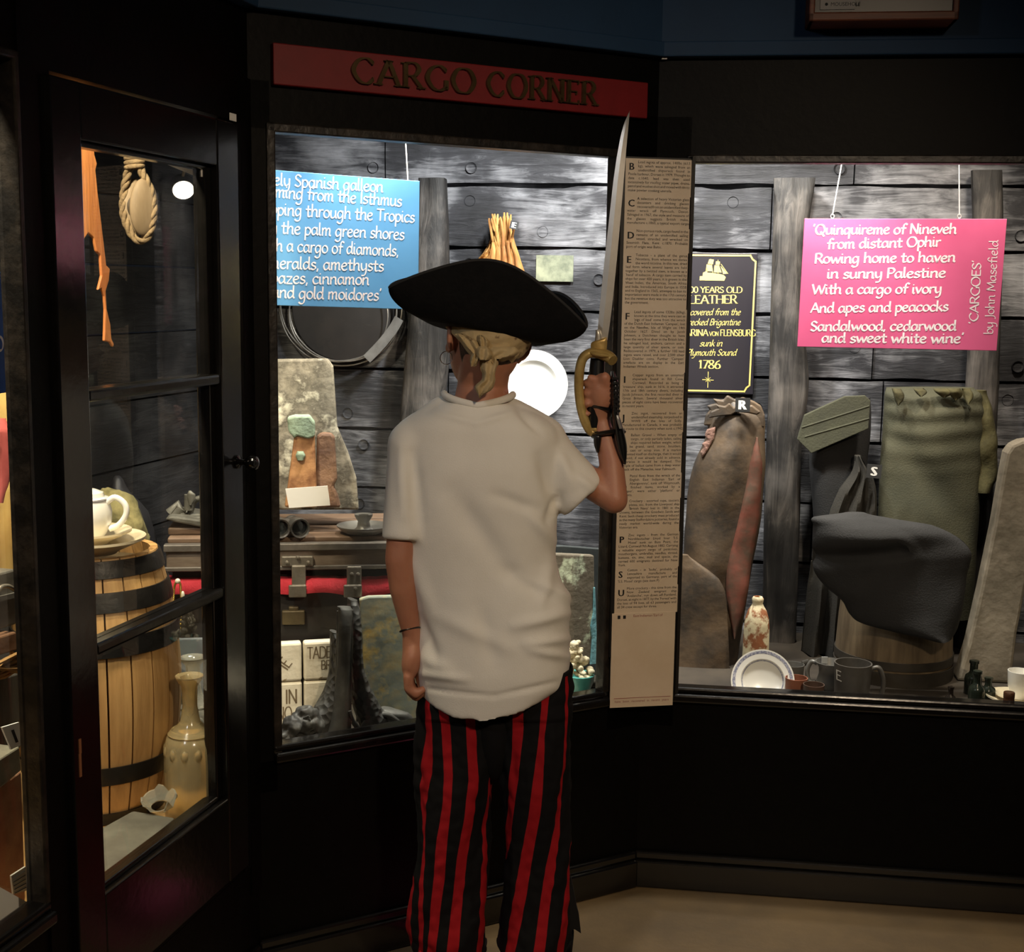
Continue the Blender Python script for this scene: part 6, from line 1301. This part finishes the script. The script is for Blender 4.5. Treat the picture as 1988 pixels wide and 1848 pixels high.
# wrist guard and straps on the raised arm, bracelet on the other
BLKP = mat('black_plastic', (16, 15, 15), (22, 21, 20), .3, 30, spec=.5)
g = G(); g.loft('Y', 2.44, [(722, 1187, 1193), (740, 1187, 1200), (775, 1188, 1201), (800, 1188, 1200), (815, 1190, 1205), (840, 1192, 1212), (865, 1196, 1217), (885, 1202, 1217), (900, 1210, 1215)], .028, .014, 10, 5); gd_ = g.build('arm_guard', BLKP, boy, smooth=50)
g = G(); g.loft('Y', 2.45, [(838, 1155, 1166), (850, 1153, 1168), (866, 1154, 1166), (878, 1158, 1163)], .03, .008, 8, 4); g.build('guard_wing', BLKP, gd_, smooth=50)
g = G()
for i in range(8): q = B(1195 + (.4 * i), 735 + i * 9, 2.425); g.box((q.x - .006, q.y, q.z - .0022), (q.x + .006, q.y + .01, q.z + .0022))
g.build('ridges', BLKP, gd_)
g = G(); g.loft('Y', 2.418, [(806, 1196, 1201), (818, 1198, 1204), (832, 1202, 1208)], .005, .003, 6, 3); g.build('buckle', mat('pale_buckle', (170, 168, 164), rough=.25, metal=.6), gd_, smooth=40)
def band(cpx, Y, rx, ry, r, tilt, nm, par, flat=1.6):
    c = B(*cpx, Y); g = G(); g.tube([c + Vector((rx * math.cos(t), ry * math.sin(t), tilt * math.cos(t) + .006 * (-math.sin(t)))) for t in [2 * pi * i / 40 for i in range(40)]], r, 8, closed=True, flat=flat, flatdir=None); return g.build(nm, BLKP, par, smooth=60)
band((1170, 797), 2.472, .022, .021, .0042, -.006, 'strap', gd_); band((1181, 842), 2.466, .0265, .026, .0045, .004, 'strap', gd_)
band((796, 1222), 2.399, .0172, .0172, .0022, .004, 'bracelet', boy)
g = G(); ec = Hp(-.074, -.002, -.052); g.tube([ec + Vector((.011 * math.cos(t), .003 * math.cos(t), .012 * math.sin(t) - .004)) for t in [2 * pi * i / 24 for i in range(24)]], .0009, 6, closed=True); g.build('earring', mat('silver_wire', (200, 196, 188), rough=.2, metal=1), boy, smooth=60)

# ------------------------------------------------------------------ toy sword
sw = thing('toy_sword', 'toy cutlass with silver blade and gold hand guard held up in the child\'s right fist', 'sword', gr1)
YS = 2.468
L_ = [(1158, 668), (1163, 610), (1172, 520), (1182, 430), (1191, 350), (1200, 290), (1210, 245), (1223, 214)]
R_ = [(1178, 668), (1187, 605), (1197, 510), (1205, 420), (1211, 350), (1215, 300), (1219, 255), (1223, 214)]
Lp = [B(u, v, YS) for u, v in L_]; Rp = [B(u, v, YS) for u, v in R_]; Lp = crom(Lp, 4); Rp = crom(Rp, 4); vs = []; n = len(Lp)
for i in range(n):
    a, b = Lp[i], Rp[i]; e = Vector((0, .0035, 0)) * (1 - i / n * .5); q = a + (b - a) * .42
    vs += [a, q - e, b, q + e]
g = G(); g.add(vs, [(i * 4 + k, i * 4 + (k + 1) % 4, i * 4 + 4 + (k + 1) % 4, i * 4 + 4 + k) for i in range(n - 1) for k in range(4)] + [(0, 1, 2, 3)])
SILV = mat('silver_plastic', (206, 202, 194), (196, 192, 184), .34, 30, metal=.55)
g.build('blade', SILV, sw, smooth=25)
g = G(); g.loft('Y', YS - .006, [(640, 1157, 1163), (652, 1156, 1167), (672, 1154, 1167)], .012, .003, 8, 3); g.build('blade_collar', SILV, sw, smooth=30)
GOLDP = mat('gold_plastic', (206, 180, 116), (168, 138, 78), .38, 20, 5, metal=.4, bump=.1)
g = G(); g.loft('Y', YS - .008, [(655, 1174, 1178), (664, 1150, 1179), (676, 1147, 1178), (690, 1146, 1178)], .016, .004, 10, 4); g.build('ferrule', GOLDP, sw, smooth=40)
g = G(); pts = [B(u, v, YS + dy) for u, v, dy in ((1190, 700, -.02), (1180, 692, -.012), (1163, 686, -.01), (1144, 686, -.012), (1131, 697, -.012), (1125, 722, -.010), (1124, 755, -.008), (1128, 790, -.006), (1136, 818, -.004), (1146, 836, 0), (1154, 840, 0))]
pc = crom(pts, 5); rr_ = [.0112 + .003 * math.exp(-((i / len(pc) - .1) / .12) ** 2) for i in range(len(pc))]
g.tube(pc, rr_, 12, flat=.8, flatdir=(0, 1, 0)); g.build('hand_guard', GOLDP, sw, smooth=60)
g = G(); g.ell(Matrix.Translation(B(1166, 688, YS - .006)) @ Matrix.Rotation(.18, 4, 'Y'), (.030, .026, .007), n=24, k=10); g.build('guard_plate', GOLDP, sw, smooth=60)
g = G(); g.tube([gr0 + (gr1 - gr0) * t for t in (-.05, .1, .3, .5, .7, .95)], [.0135, .0145, .0155, .015, .0145, .013], 16); g.build('grip', BLKP, sw, smooth=50)
g = G(); g.ell(B(1154, 833, YS), (.011, .011, .014), n=16, k=10); g.cap(B(1158, 815, YS), .007, B(1152, 838, YS), .008); g.build('pommel', GOLDP, sw, smooth=60)
